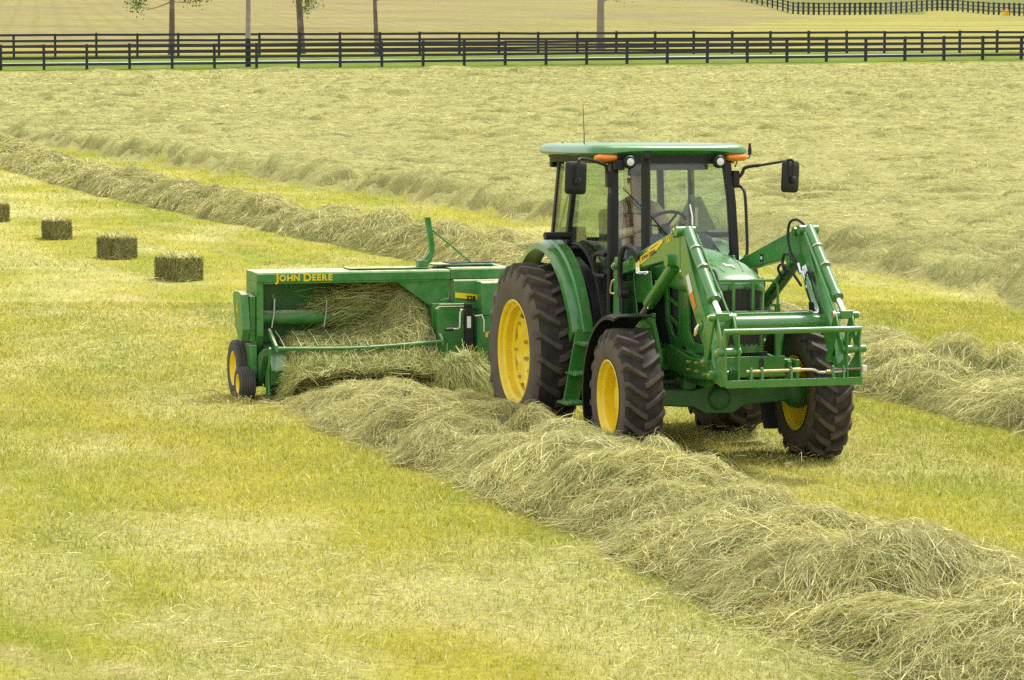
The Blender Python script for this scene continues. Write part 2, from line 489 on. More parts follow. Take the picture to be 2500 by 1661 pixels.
class Heaps:
    """clumps of hay: rounded caps on a raster, the highest wins, each with its own lie (angle)"""
    def __init__(s, u0, u1, v0, v1, res):
        s.u0, s.v0, s.res = u0, v0, res
        s.n, s.m = int((u1 - u0) / res) + 2, int((v1 - v0) / res) + 2
        s.h = np.zeros((s.n, s.m)); s.a = np.zeros((s.n, s.m))
    def put(s, u, v, ru, rv, h, ang, rot=0.0):
        R_ = max(ru, rv)
        i0, i1 = max(int((u - R_ - s.u0) / s.res), 0), min(int((u + R_ - s.u0) / s.res) + 2, s.n)
        j0, j1 = max(int((v - R_ - s.v0) / s.res), 0), min(int((v + R_ - s.v0) / s.res) + 2, s.m)
        if i0 >= i1 or j0 >= j1: return
        U = (s.u0 + np.arange(i0, i1) * s.res - u)[:, None]; V = (s.v0 + np.arange(j0, j1) * s.res - v)[None]
        c, d = math.cos(rot), math.sin(rot)
        q = ((U * c + V * d) / ru) ** 2 + ((V * c - U * d) / rv) ** 2
        z = h * np.clip(1 - q, 0, 1) ** 0.6
        w = s.h[i0:i1, j0:j1]; aa = s.a[i0:i1, j0:j1]
        b = z > w
        w[b] = z[b]; aa[b] = ang
    def get(s, u, v):
        fu = np.clip((np.asarray(u) - s.u0) / s.res, 0, s.n - 1.001); fv = np.clip((np.asarray(v) - s.v0) / s.res, 0, s.m - 1.001)
        i = fu.astype(int); j = fv.astype(int); a = fu - i; b = fv - j
        return (s.h[i, j] * (1 - a) + s.h[i + 1, j] * a) * (1 - b) + (s.h[i, j + 1] * (1 - a) + s.h[i + 1, j + 1] * a) * b
    def ang(s, u, v):
        i = np.clip(((np.asarray(u) - s.u0) / s.res).astype(int), 0, s.n - 1); j = np.clip(((np.asarray(v) - s.v0) / s.res).astype(int), 0, s.m - 1)
        return s.a[i, j]

_hr = random.Random(21)
HG0 = Heaps(-6, 18, -1.6, 1.6, 0.025)          # u = x, v = offset from the centre line
for _ in range(190):
    r = _hr.uniform(.20, .50); v = _hr.uniform(-.95, .95)
    HG0.put(_hr.uniform(-5, 17), v, r * _hr.uniform(.9, 1.6), r, _hr.uniform(.25, .95) * (1 - .40 * v * v), _hr.uniform(0, 2 * math.pi), _hr.uniform(-.9, .9))
HG1 = Heaps(-112, 32, -1.7, 1.7, 0.05)
for _ in range(900):
    r = _hr.uniform(.28, .60); v = _hr.uniform(-1.0, 1.0)
    HG1.put(_hr.uniform(-111, 31), v, r * _hr.uniform(.9, 1.5), r, _hr.uniform(.25, 1.0) * (1 - .40 * v * v), _hr.uniform(0, 2 * math.pi), _hr.uniform(-.9, .9))

def w_height(x, y, c, w, H, seed, rough=1.0):
    """height of a hay windrow above the ground"""
    wob = (fbm(x * 0.9, y * 0.3, seed + 5, 2) - 0.5) * 0.5
    off = y - c - wob * 0.5
    t = np.abs(off) / (w * (0.74 + 0.58 * fbm(x * 1.0 + 31, np.sign(off) * 2.0 + 3.3, seed + 9, 3)))
    prof = np.clip(1 - t ** 2.4, 0, 1) ** 0.7
    hp = (HG0 if seed == 100 else HG1).get(x, off)
    big = fbm(x * 0.55 + 7, y * 0.6, seed + 20, 2)
    fine = fbm(x * 5, y * 5.5, seed + 40, 2) - 0.5
    return prof * H * (0.32 + 0.25 * big + 0.76 * hp) + np.minimum(prof * 3, 1) * 0.09 * fine

def w_angle(x, y, c, seed):
    wob = (fbm(x * 0.9, y * 0.3, seed + 5, 2) - 0.5) * 0.5
    return (HG0 if seed == 100 else HG1).ang(x, y - c - wob * 0.5)

HGC = Heaps(-42, 42, 38, 170, 0.08)              # u = lateral, v = depth
for _ in range(1900):
    de = 40 + 122 * _hr.random(); la = _hr.uniform(-1, 1) * (de * .19 + 3)
    bm_ = float(np.clip((fbm(np.array(la * 0.02 + 3), np.array(de * 0.10), 88, 2) - 0.34) * 4, 0.10, 1))
    if _hr.random() > bm_: continue
    r = _hr.uniform(.18, .55) * (0.5 + 0.5 * _hr.random())
    HGC.put(la, de, r * _hr.uniform(1.2, 3.2), r, _hr.uniform(.14, .30) * (0.5 + r), _hr.uniform(0, 2 * math.pi), _hr.uniform(-.35, .35))
# the ridge along the near edge of the spread hay
for _ in range(900):
    xx = _hr.uniform(-110, 10); yy = float(w2_e(xx)) + abs(_hr.gauss(0, 1.3)) + .35
    de = float(depth(xx, yy)); la = float(lateral(xx, yy))
    if de > 125: continue
    r = _hr.uniform(.28, .65)
    fall = math.exp(-((yy - float(w2_e(xx)) - 1.1) / 1.5) ** 2)
    HGC.put(la, de, r * _hr.uniform(.9, 1.4), r, _hr.uniform(.14, .48) * fall + .04, _hr.uniform(0, 2 * math.pi), _hr.uniform(-.9, .9))

def carpet_lumps(x, y):
    """loose heaps left by the rake, gathered in bands along the field"""
    return HGC.get(lateral(x, y), depth(x, y))

def carpet_height(x, y):
    """raked hay lying over the field beyond the second windrow"""
    e = y - w2_e(x) + (fbm(x * 0.5, y * 0.5, 71, 2) - 0.5) * 1.6
    on = np.clip(e / 0.5, 0, 1)
    bf = behind_fence(x, y)
    on = on * np.clip((-bf - 2.4 + (fbm(x * .4, y * .4, 77, 2) - .5) * 2.0) / 0.8, 0, 1)
    ridge = np.exp(-((e - 1.2) / 1.1) ** 2) * 0.14
    a = fbm(x * 0.55, y * 0.8, 81, 3)
    return on * (0.03 + 0.05 * a + carpet_lumps(x, y) + ridge + 0.05 * (fbm(x * 3, y * 3, 84, 2) - .5))

def bands(x, y):
    """0..1 how much loose hay lies on the mown stubble"""
    n = fbm(x * 0.35 + 11, y * 0.55 - 4, 91, 3)
    v = np.clip((n - 0.50) * 4.0, 0, 1)
    for (cx, cy, rx, ry, g) in [(6.0, -5.5, 1.6, 0.9, 1.0), (9.5, -6.2, 0.9, 0.6, 1.0), (7.2, -6.9, 1.8, 0.6, .8), (9.0, -3.7, 2.4, 0.35, .9),
                                (11.6, -3.9, 1.2, 0.6, .8), (10.9, -6.2, 1.0, 0.8, .9), (-30, -2.4, 9, 0.8, .7), (-16, -2.7, 8, 0.9, .7), (3.0, 0.0, 2.2, 0.5, .5)]:
        a = R(0)
        d2 = ((x - cx) / rx) ** 2 + ((y - cy) / ry) ** 2
        v = np.maximum(v, g * np.clip(1.25 - d2 + (fbm(x * 2, y * 2, 95, 2) - .5) * 0.9, 0, 1))
    return v

# stubble colours
C_GREEN = np.array([0.275, 0.305, 0.036]); C_YEL = np.array([0.410, 0.378, 0.052]); C_STRAW = np.array([0.50, 0.425, 0.180])
C_HAY1 = np.array([0.53, 0.50, 0.200]); C_HAY2 = np.array([0.320, 0.335, 0.100]); C_HAY3 = np.array([0.69, 0.63, 0.32]); C_HAY4 = np.array([0.30, 0.20, 0.07])

def stubble_col(x, y, n=None):
    a = 0.65 * fbm(x * 0.20, y * 0.95, 51, 3) + 0.35 * fbm(x * 1.6, y * 2.6, 52, 2)
    b = fbm(x * 1.6 + 9, y * 3.2, 55, 3)
    c = fbm(x * 0.16 + 3, y * 0.6 + 8, 58, 3)
    t = np.clip((a - 0.30) * 2.4, 0, 1)[..., None]
    t = np.clip(t + 0.16 * np.sin(2 * math.pi * y / 2.7 + 0.6 * np.sin(x * .05))[..., None], 0, 1)
    col = C_GREEN * (1 - t) + C_YEL * t
    s = 0.7 * (np.clip((b - 0.46) * 2.6, 0, 1) * np.clip((c - 0.30) * 3.0, 0, 1))[..., None]
    return col * (1 - s) + C_STRAW * s

def zone_colour(x, y):
    col = stubble_col(x, y)
    hayc = (C_HAY1 * 0.70 + C_HAY2 * 0.20)
    for c, w in ((w0_c, w0_w), (w1_c, w1_w)):
        t = np.clip((1.05 - np.abs(y - c(x)) / w(x)) * 6, 0, 1)[..., None]
        lim = 1.0
        if c is w0_c: t = t * ((x > -4.2) & (x < 22))[..., None]
        col = col * (1 - t) + hayc * 0.55 * t
    b = bands(x, y)[..., None] * 0.45
    col = col * (1 - b) + C_HAY3 * b
    t = np.clip((carpet_height(x, y) - 0.01) * 30, 0, 1)[..., None]
    col = col * (1 - t) + hayc * 0.80 * t
    bf = behind_fence(x, y)
    g = np.clip((bf + 2.4 + (fbm(x * .4, y * .4, 77, 2) - .5) * 2.0) / 0.8, 0, 1)[..., None]
    verge = np.array([0.150, 0.205, 0.030]) * (0.75 + 0.5 * fbm(x * 0.8, y * 0.8, 61, 3))[..., None]
    col = col * (1 - g) + verge * g
    # beyond the second fence: yellow green margin, then tilled ground and pasture
    dd = depth(x, y); ll = lateral(x, y)
    n1 = fbm(x * 0.12, y * 0.12, 63, 3)
    t = np.clip((bf - 13.5 + (n1 - .5) * 5) / 2.0, 0, 1)[..., None]
    past = np.array([0.30, 0.275, 0.070]) * (0.62 + 0.76 * fbm(ll * 0.05, dd * 0.35, 64, 4))[..., None]
    col = col * (1 - t) + past * t
    soil_edge = dd - np.interp(ll, [-60, 0, 12, 40, 90], [188, 196, 225, 330, 600]) + (n1 - .5) * 22
    t = np.clip(soil_edge / 8, 0, 1)[..., None]
    patch = fbm(x * 0.035, y * 0.05, 66, 3)[..., None]
    soil = (0.72 + 0.56 * fbm(ll * 0.12, dd * 0.25, 68, 4))[..., None] * (np.array([0.265, 0.222, 0.100]) * (1 - np.clip((patch - .45) * 3, 0, 1)) + np.array([0.27, 0.255, 0.078]) * np.clip((patch - .45) * 3, 0, 1))
    col = col * (1 - t) + soil * t
    # green paddock behind the far fence on the right
    pad = dd - np.interp(ll, [25, 33, 36, 45, 48, 52, 56, 60, 70], [470, 420, 345, 322, 322, 350, 345, 322, 315]) - 4
    t = (np.clip(pad / 4, 0, 1) * np.clip((ll - 22) / 6, 0, 1))[..., None]
    col = col * (1 - t) + np.array([0.17, 0.185, 0.055]) * t
    return col

def till_weight(x, y):
    dd = depth(x, y); ll = lateral(x, y)
    n1 = fbm(x * 0.12, y * 0.12, 63, 3)
    soil_edge = dd - np.interp(ll, [-60, 0, 12, 40, 90], [188, 196, 225, 330, 600]) + (n1 - .5) * 22
    return np.clip(soil_edge / 8, 0, 1)

# ---- ground sheet (rings round the viewer's spot, fine where it is near)
def build_ground():
    rs = np.concatenate([np.array([1.0, 5, 10, 13]), np.geomspace(14, 70, 200), np.geomspace(70.6, 200, 140), np.geomspace(203, 520, 90), np.geomspace(540, 2600, 40)])
    fine = np.linspace(-17, 17, 210)
    coarse = np.concatenate([np.linspace(-180, -20, 24), fine, np.linspace(20, 180, 24)])
    A = np.radians(coarse)
    rr, aa = np.meshgrid(rs, A, indexing='ij')
    d = rr[..., None] * (np.cos(aa)[..., None] * DG + np.sin(aa)[..., None] * RG) + CAM[:2]
    x, y = d[..., 0], d[..., 1]
    z = ground_z(x, y)
    ch = carpet_height(x, y)
    z = z + ch * 0.9
    z = z + (fbm(x * 1.2, y * 1.2, 5, 2) - .5) * 0.02
    n, m = x.shape
    verts = np.stack([x, y, z], -1).reshape(-1, 3)
    idx = np.arange(n * m).reshape(n, m)
    q = np.stack([idx[:-1, :-1], idx[:-1, 1:], idx[1:, 1:], idx[1:, :-1]], -1).reshape(-1, 4)[:, ::-1]
    col = zone_colour(x, y).reshape(-1, 3)
    tw = till_weight(x, y).reshape(-1)
    till = np.stack([tw, tw * 0, tw * 0], -1)
    m_ = bpy.data.materials.new("field_ground"); m_.use_nodes = True
    nt = m_.node_tree; b = nt.nodes["Principled BSDF"]; b.inputs["Roughness"].default_value = 0.95
    b.inputs["Specular IOR Level"].default_value = 0.1
    at = nt.nodes.new("ShaderNodeAttribute"); at.attribute_name = "col"
    a2 = nt.nodes.new("ShaderNodeAttribute"); a2.attribute_name = "till"
    tc = nt.nodes.new("ShaderNodeTexCoord")
    def noise(sc, det=6, ro=.6):
        n_ = nt.nodes.new("ShaderNodeTexNoise"); n_.inputs["Scale"].default_value = sc
        n_.inputs["Detail"].default_value = det; n_.inputs["Roughness"].default_value = ro
        nt.links.new(tc.outputs["Object"], n_.inputs["Vector"]); return n_
    n1 = noise(14); n2 = noise(1.1)
    mp = nt.nodes.new("ShaderNodeMapRange"); mp.inputs["From Min"].default_value = .25; mp.inputs["From Max"].default_value = .75
    mp.inputs["To Min"].default_value = .62; mp.inputs["To Max"].default_value = 1.25
    nt.links.new(n1.outputs["Fac"], mp.inputs["Value"])
    mp2 = nt.nodes.new("ShaderNodeMapRange"); mp2.inputs["From Min"].default_value = .3; mp2.inputs["From Max"].default_value = .7
    mp2.inputs["To Min"].default_value = .85; mp2.inputs["To Max"].default_value = 1.12
    nt.links.new(n2.outputs["Fac"], mp2.inputs["Value"])
    mu = nt.nodes.new("ShaderNodeMath"); mu.operation = 'MULTIPLY'
    nt.links.new(mp.outputs[0], mu.inputs[0]); nt.links.new(mp2.outputs[0], mu.inputs[1])
    sc = nt.nodes.new("ShaderNodeVectorMath"); sc.operation = 'SCALE'
    nt.links.new(at.outputs["Color"], sc.inputs[0]); nt.links.new(mu.outputs[0], sc.inputs["Scale"])
    # drilled crop rows on the tilled ground
    mpg = nt.nodes.new("ShaderNodeMapping"); mpg.inputs["Rotation"].default_value = (0, 0, -(YAW + R(9.5)) + math.pi / 2)
    nt.links.new(tc.outputs["Object"], mpg.inputs["Vector"])
    wv = nt.nodes.new("ShaderNodeTexWave"); wv.inputs["Scale"].default_value = 0.13; wv.inputs["Distortion"].default_value = 1.2
    wv.inputs["Detail"].default_value = 3; wv.inputs["Detail Scale"].default_value = 0.6
    nt.links.new(mpg.outputs[0], wv.inputs["Vector"])
    n5 = noise(0.5, 5)
    rp = nt.nodes.new("ShaderNodeMapRange"); rp.inputs["From Min"].default_value = .62; rp.inputs["From Max"].default_value = 1.0
    nt.links.new(wv.outputs["Fac"], rp.inputs["Value"])
    m5 = nt.nodes.new("ShaderNodeMath"); m5.operation = 'MULTIPLY'
    nt.links.new(rp.outputs[0], m5.inputs[0]); nt.links.new(n5.outputs["Fac"], m5.inputs[1])
    m6 = nt.nodes.new("ShaderNodeMath"); m6.operation = 'MULTIPLY'
    nt.links.new(m5.outputs[0], m6.inputs[0]); nt.links.new(a2.outputs["Fac"], m6.inputs[1])
    m7 = nt.nodes.new("ShaderNodeMath"); m7.operation = 'MULTIPLY'; m7.use_clamp = True; m7.inputs[1].default_value = 2.2
    nt.links.new(m6.outputs[0], m7.inputs[0])
    mx = nt.nodes.new("ShaderNodeMix"); mx.data_type = 'RGBA'; mx.inputs[7].default_value = (0.20, 0.175, 0.045, 1)
    nt.links.new(m7.outputs[0], mx.inputs[0]); nt.links.new(sc.outputs["Vector"], mx.inputs[6])
    nt.links.new(mx.outputs[2], b.inputs["Base Color"])
    n3 = noise(30, 8, .7)
    bp = nt.nodes.new("ShaderNodeBump"); bp.inputs["Strength"].default_value = 0.8; bp.inputs["Distance"].default_value = 0.05
    nt.links.new(n3.outputs["Fac"], bp.inputs["Height"]); nt.links.new(bp.outputs[0], b.inputs["Normal"])
    o = mesh_np("ground", verts, q, m_, col={"col": col, "till": till}, smooth=True)
    o["kind"] = "structure"
    o["label"] = "mown hay field and the hillside farmland rising behind it"
    return o

GROUND = build_ground()

# ------------------------------------------------------------------ strands
def ribbons(P, Wd, col):
    """P (n,k,3) points, Wd (n,3) half-width vectors -> verts, tris, colours; the last point is a tip"""
    n, k, _ = P.shape
    taper = np.linspace(1, 0.6, k)[:-1]
    L = P[:, :-1] - Wd[:, None] * taper[None, :, None]; Rr = P[:, :-1] + Wd[:, None] * taper[None, :, None]
    V = np.concatenate([np.stack([L, Rr], 2).reshape(n, 2 * (k - 1), 3), P[:, -1:]], 1)
    m = 2 * (k - 1) + 1
    f = []
    for i in range(k - 2):
        a = 2 * i
        f += [(a, a + 1, a + 3), (a, a + 3, a + 2)]
    a = 2 * (k - 2)
    f.append((a, a + 1, a + 2))
    F = (np.arange(n)[:, None, None] * m + np.array(f)[None]).reshape(-1, 3)
    return V.reshape(-1, 3), F, np.repeat(col, m, axis=0)

def hay_colours(n, x, y, g=None):
    r = g.random(n)
    base = np.where((r < .44)[:, None], C_HAY1, np.where((r < .72)[:, None], C_HAY2, np.where((r < .955)[:, None], C_HAY3, C_HAY4)))
    p = fbm(x * 1.1, y * 1.1, 33, 2)
    base = base * (0.78 + 0.44 * p)[:, None]
    return base * (0.70 + 0.6 * g.random((n, 1)))

def strands_on(hfun, x, y, length, width, k, g, lift=0.05, swirl=2.2, wild=0.10, fscale=1.6, along=0.0, base_z=None, clump=None):
    """curved hay stems draped over height function hfun, direction swirling in clumps"""
    n = len(x)
    ang = clump + g.normal(0, 0.75, n) if clump is not None else (fbm(x * fscale, y * fscale, 44, 2) * swirl * math.pi * 2 + g.normal(0, 0.85, n)) + along
    L = length * (0.45 + 0.9 * g.random(n))
    bend = g.normal(0, 1.3, n)
    t = np.linspace(-0.5, 0.5, k)
    th = ang[:, None] + bend[:, None] * t[None]
    step = L[:, None] / (k - 1)
    dx = np.cos(th) * step; dy = np.sin(th) * step
    X = x[:, None] + np.cumsum(dx, 1) - dx.sum(1, keepdims=True) / 2
    Y = y[:, None] + np.cumsum(dy, 1) - dy.sum(1, keepdims=True) / 2
    h = hfun(X, Y)
    h0 = hfun(x, y)
    # stems bridge over small hollows instead of following every bump
    h = np.maximum(h, 0.35 * h0[:, None] + 0.65 * h)
    Z = h + (lift * g.random(n) ** 2)[:, None] + (lift * 0.8 * np.abs(g.normal(0, 1, n)))[:, None] * (0.25 - t[None] ** 2) * 4 * 0.5
    w = g.random(n) < wild
    Z = Z + (w * g.random(n) * L * 0.45)[:, None] * (t + .5)[None] ** 1.5
    Z = np.maximum(Z, ground_z(X, Y) + 0.004)
    P = np.stack([X, Y, Z], -1)
    side = np.stack([-np.sin(ang), np.cos(ang), np.zeros(n)], -1)
    roll = g.uniform(-1.2, 1.2, n)
    Wd = side * np.cos(roll)[:, None] + np.array([0, 0, 1.0]) * np.sin(roll)[:, None]
    Wd = Wd * (width * (0.6 + 0.8 * g.random(n)))[:, None] * 0.5
    return P, Wd

def mound_mesh(name, xs, tcount, c, w, H, seed, mat_, label, base_drop=0.02):
    xs = np.asarray(xs)
    t = np.linspace(-1.35, 1.35, tcount)
    X = np.repeat(xs[:, None], tcount, 1)
    Y = c(X) + t[None] * w(X)
    Z = ground_z(X, Y) + w_height(X, Y, c(X), w(X), H(X), seed) * 0.93 - base_drop
    n, m = X.shape
    idx = np.arange(n * m).reshape(n, m)
    q = np.stack([idx[:-1, :-1], idx[1:, :-1], idx[1:, 1:], idx[:-1, 1:]], -1).reshape(-1, 4)
    col = (C_HAY1 * .36 + C_HAY2 * .38) * (0.5 + 0.8 * fbm(X * 6, Y * 6, 12, 3))[..., None]  # base colour darkened so the gaps between stems look shaded
    o = mesh_np(name, np.stack([X, Y, Z], -1).reshape(-1, 3), q, mat_, col=col.reshape(-1, 3), smooth=True)
    tag(o, label, "windrow", kind="stuff")
    return o

g0 = np.random.default_rng(11)

def w0_H(x): return np.interp(x, [-6, -4.2, -3.2, -1, .7, 2.7, 5.1, 5.9, 6.5, 9.0, 9.8, 10.4, 11, 12, 16], [0.16, 0.18, 0.24, 0.36, 0.42, 0.48, 0.54, 0.46, 0.35, 0.33, 0.39, 0.45, 0.42, .40, .40])
def w1_H(x): return np.interp(x, [-110, -60, -24, 0, 30], [0.46, 0.48, 0.56, 0.55, 0.52])
def h_w0(X, Y):
    # fades out where the pickup lifts it
    e = np.clip((X + 4.35) / 0.25, 0, 1)
    return ground_z(X, Y) + e * w_height(X, Y, w0_c(X), w0_w(X), w0_H(X), 100)
def h_w1(X, Y): return ground_z(X, Y) + w_height(X, Y, w1_c(X), w1_w(X), w1_H(X), 200)
def h_carpet(X, Y): return ground_z(X, Y) + carpet_height(X, Y)

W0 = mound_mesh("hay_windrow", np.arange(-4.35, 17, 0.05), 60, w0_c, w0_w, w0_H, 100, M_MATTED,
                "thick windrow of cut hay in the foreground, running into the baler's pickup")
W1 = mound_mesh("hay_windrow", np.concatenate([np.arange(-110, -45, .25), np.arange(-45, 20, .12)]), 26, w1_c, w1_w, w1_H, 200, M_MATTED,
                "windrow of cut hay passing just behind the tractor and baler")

def in_view(x, y, m=3.0):
    s = depth(x, y); l = lateral(x, y)
    return (s > 12) & (np.abs(l) < s * 0.185 + m)

def scatter_w(n, x0, x1, c, w, g):
    x = g.uniform(x0, x1, n); t = np.where(g.random(n) < .965, g.uniform(-1.15, 1.15, n), g.normal(0, 1.15, n))
    y = c(x) + t * w(x)
    return x, y

# foreground windrow
n = 204000
x, y = scatter_w(n, -4.25, 14.5, w0_c, w0_w, g0)
keep = in_view(x, y, 3.0) & (w_height(x, y, w0_c(x), w0_w(x), w0_H(x), 100) > 0.03 * g0.random(n) - 0.004)
x, y = x[keep], y[keep]
P, Wd = strands_on(h_w0, x, y, np.where(g0.random(len(x)) < .55, 0.30, 0.13), np.where(g0.random(len(x)) < .82, 0.0034, 0.0068), 4, g0, lift=0.05, wild=0.07, clump=w_angle(x, y, w0_c(x), 100))
V, F, Cc = ribbons(P, Wd, hay_colours(len(x), x, y, g0))
o = mesh_np("hay_stems", V, F, M_HAY, parent=W0, col=Cc); o["kind"] = "stuff"

# windrow behind the machines
n = 138000
s_ = g0.random(n) ** 1.9
x = 8 - s_ * 104; y = w1_c(x) + g0.uniform(-1.15, 1.15, n) * w1_w(x)
keep = in_view(x, y, 4.5) & (w_height(x, y, w1_c(x), w1_w(x), w1_H(x), 200) > 0.02)
x, y = x[keep], y[keep]
dd = depth(x, y)
P, Wd = strands_on(h_w1, x, y, 0.32, 0.0058 * np.maximum(dd / 34, 1), 3, g0, lift=0.06, wild=0.08, clump=w_angle(x, y, w1_c(x), 200))
V, F, Cc = ribbons(P, Wd, hay_colours(len(x), x, y, g0))
o = mesh_np("hay_stems", V, F, M_HAY, parent=W1, col=Cc); o["kind"] = "stuff"

# hay lying over the far field
n = 225000
s_ = 40 + 122 * g0.random(n) ** 1.15
l_ = g0.uniform(-1, 1, n) * (s_ * 0.185 + 4.0)
x = CAM[0] + s_ * DG[0] + l_ * RG[0]; y = CAM[1] + s_ * DG[1] + l_ * RG[1]
keep = carpet_height(x, y) > 0.03
x, y, s_ = x[keep], y[keep], s_[keep]
P, Wd = strands_on(h_carpet, x, y, 0.28 * np.maximum(s_ / 70, 1) ** 0.3, 0.0075 * s_ / 50, 3, g0, lift=0.05, wild=0.05, clump=np.where(carpet_lumps(x, y) > .05, HGC.ang(lateral(x, y), s_), g0.uniform(0, 6.28, len(x))))
hc = hay_colours(len(x), x, y, g0) * np.array([1.04, 1.04, 1.02])
cl = np.clip(carpet_lumps(x, y) * 5.0, 0, 0.8)[:, None] * (0.4 + 0.6 * (g0.random((len(x), 1)) < .7))
wis = np.clip((fbm(lateral(x, y) * 0.10, depth(x, y) * 0.5, 98, 3) - 0.42) * 3.0, 0, 1)[:, None]
hc = hc * (1 - cl) + hc * np.array([0.70, 0.76, 0.70]) * cl  # heap stems greener, and darkened for the shade in the lumps
hc = hc * (1 - 0.30 * wis * np.array([1.0, 0.85, 1.0]))
V, F, Cc = ribbons(P, Wd, hc)
HAYF = mesh_np("loose_hay", V, F, M_HAY, col=Cc)
# the bodies of the heaps
cu = np.arange(-38, 38, 0.17); cv = np.arange(41, 162, 0.17)
uu, vv = np.meshgrid(cu, cv, indexing='ij')
gx_, gy_ = CAM[0] + vv * DG[0] + uu * RG[0], CAM[1] + vv * DG[1] + uu * RG[1]
lm = HGC.get(uu, vv); chh = carpet_height(gx_, gy_)
on_ = (lm > 0.035) & (chh > 0.06) & (np.abs(uu) < vv * .19 + 3)
zz_ = np.where(on_, ground_z(gx_, gy_) + chh * 0.97 + 0.02 * fbm(gx_ * 5, gy_ * 5, 66, 2), ground_z(gx_, gy_) - 0.05)
okf = on_[:-1, :-1] | on_[1:, :-1] | on_[1:, 1:] | on_[:-1, 1:]
ii = np.arange(uu.size).reshape(uu.shape)
qq = np.stack([ii[:-1, :-1], ii[1:, :-1], ii[1:, 1:], ii[:-1, 1:]], -1)[okf]
used = np.unique(qq); remap = np.zeros(uu.size, int); remap[used] = np.arange(len(used))
vv3 = np.stack([gx_, gy_, zz_], -1).reshape(-1, 3)[used]
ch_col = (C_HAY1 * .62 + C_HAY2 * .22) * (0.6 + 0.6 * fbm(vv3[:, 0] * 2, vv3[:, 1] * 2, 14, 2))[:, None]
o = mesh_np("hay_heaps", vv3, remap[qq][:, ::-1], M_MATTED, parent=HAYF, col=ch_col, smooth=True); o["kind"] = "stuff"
tag(HAYF, "raked hay lying spread across the far half of the field", "hay", kind="stuff")

# thin loose hay lying on the stubble
n = 75000
s_ = 14.5 + 46 * g0.random(n) ** 1.4
l_ = g0.uniform(-1, 1, n) * (s_ * 0.185 + 1.5)
x = CAM[0] + s_ * DG[0] + l_ * RG[0]; y = CAM[1] + s_ * DG[1] + l_ * RG[1]
b = bands(x, y)
keep = g0.random(n) < (0.03 + 0.95 * b ** 1.3)
x, y, s_ = x[keep], y[keep], s_[keep]
P, Wd = strands_on(lambda X, Y: ground_z(X, Y) + 0.035 + 0.03 * bands(X, Y), x, y, 0.15, 0.0036 * np.maximum(s_ / 22, 1), 3, g0, lift=0.05, swirl=1.0, fscale=1.6, wild=0.05)
V, F, Cc = ribbons(P, Wd, hay_colours(len(x), x, y, g0) * 0.95)
o = mesh_np("hay_litter", V, F, M_HAY, col=Cc)
tag(o, "thin wisps of dropped hay lying on the mown stubble", "hay", kind="stuff")

# short stubble
def blades(n, s0, s1, pw, h, wd, g, margin=False):
    s_ = s0 + (s1 - s0) * g.random(n) ** pw
    l_ = g.uniform(-1, 1, n) * (s_ * 0.185 + 1.0)
    if margin: l_ = np.sign(l_) * (s_ * 0.185 + 1.0 + 4.5 * g.random(n))
    x = CAM[0] + s_ * DG[0] + l_ * RG[0]; y = CAM[1] + s_ * DG[1] + l_ * RG[1]
    keep = (carpet_height(x, y) < 0.05) & (np.abs(y - w1_c(x)) > w1_w(x) * 0.8) & ((np.abs(y - w0_c(x)) > w0_w(x) * 0.85) | (x < -4.2)) & (behind_fence(x, y) < 3)
    x, y, s_ = x[keep], y[keep], s_[keep]; n = len(x)
    a = g.uniform(0, 2 * math.pi, n); lean = np.abs(g.normal(0, 1.0, n))
    tuft = fbm(x * 3.5, y * 3.5, 123, 2)
    hh = h * (0.5 + 0.9 * g.random(n)) * (0.55 + 0.9 * tuft)
    z = ground_z(x, y)
    B = np.stack([x, y, z - 0.006], -1)
    T = B + np.stack([np.cos(a) * lean * hh, np.sin(a) * lean * hh, hh], -1)
    a2 = g.uniform(0, math.pi, n); w_ = (wd * s_ / s0 * (0.6 + 0.8 * g.random(n)) * 0.5)[:, None]
    Wv = np.stack([np.cos(a2), np.sin(a2), np.zeros(n)], -1) * w_
    V = np.stack([B - Wv, B + Wv, T], 1).reshape(-1, 3)
    F = np.arange(3 * n).reshape(-1, 3)
    col = stubble_col(x, y)
    r = g.random((n, 1))
    col = np.where(r < .18, C_STRAW * 1.10, np.where(r < .36, C_GREEN * 0.78, col)) * (0.95 + 0.6 * g.random((n, 1)))
    return V, F, np.repeat(col, 3, axis=0)
V1, F1, C1 = blades(330000, 14.5, 44, 0.95, 0.045, 0.0055, g0)
V2, F2, C2 = blades(160000, 26, 90, 0.8, 0.050, 0.0085, g0)
V3, F3, C3 = blades(75000, 14.5, 60, 1.0, 0.050, 0.0085, g0, True)
o = mesh_np("grass_stubble", np.concatenate([V1, V2, V3]), np.concatenate([F1, F2 + len(V1), F3 + len(V1) + len(V2)]), M_GRASS, col=np.concatenate([C1, C2, C3]))
tag(o, "short yellow-green mown grass stubble between the windrows", "grass", kind="stuff")
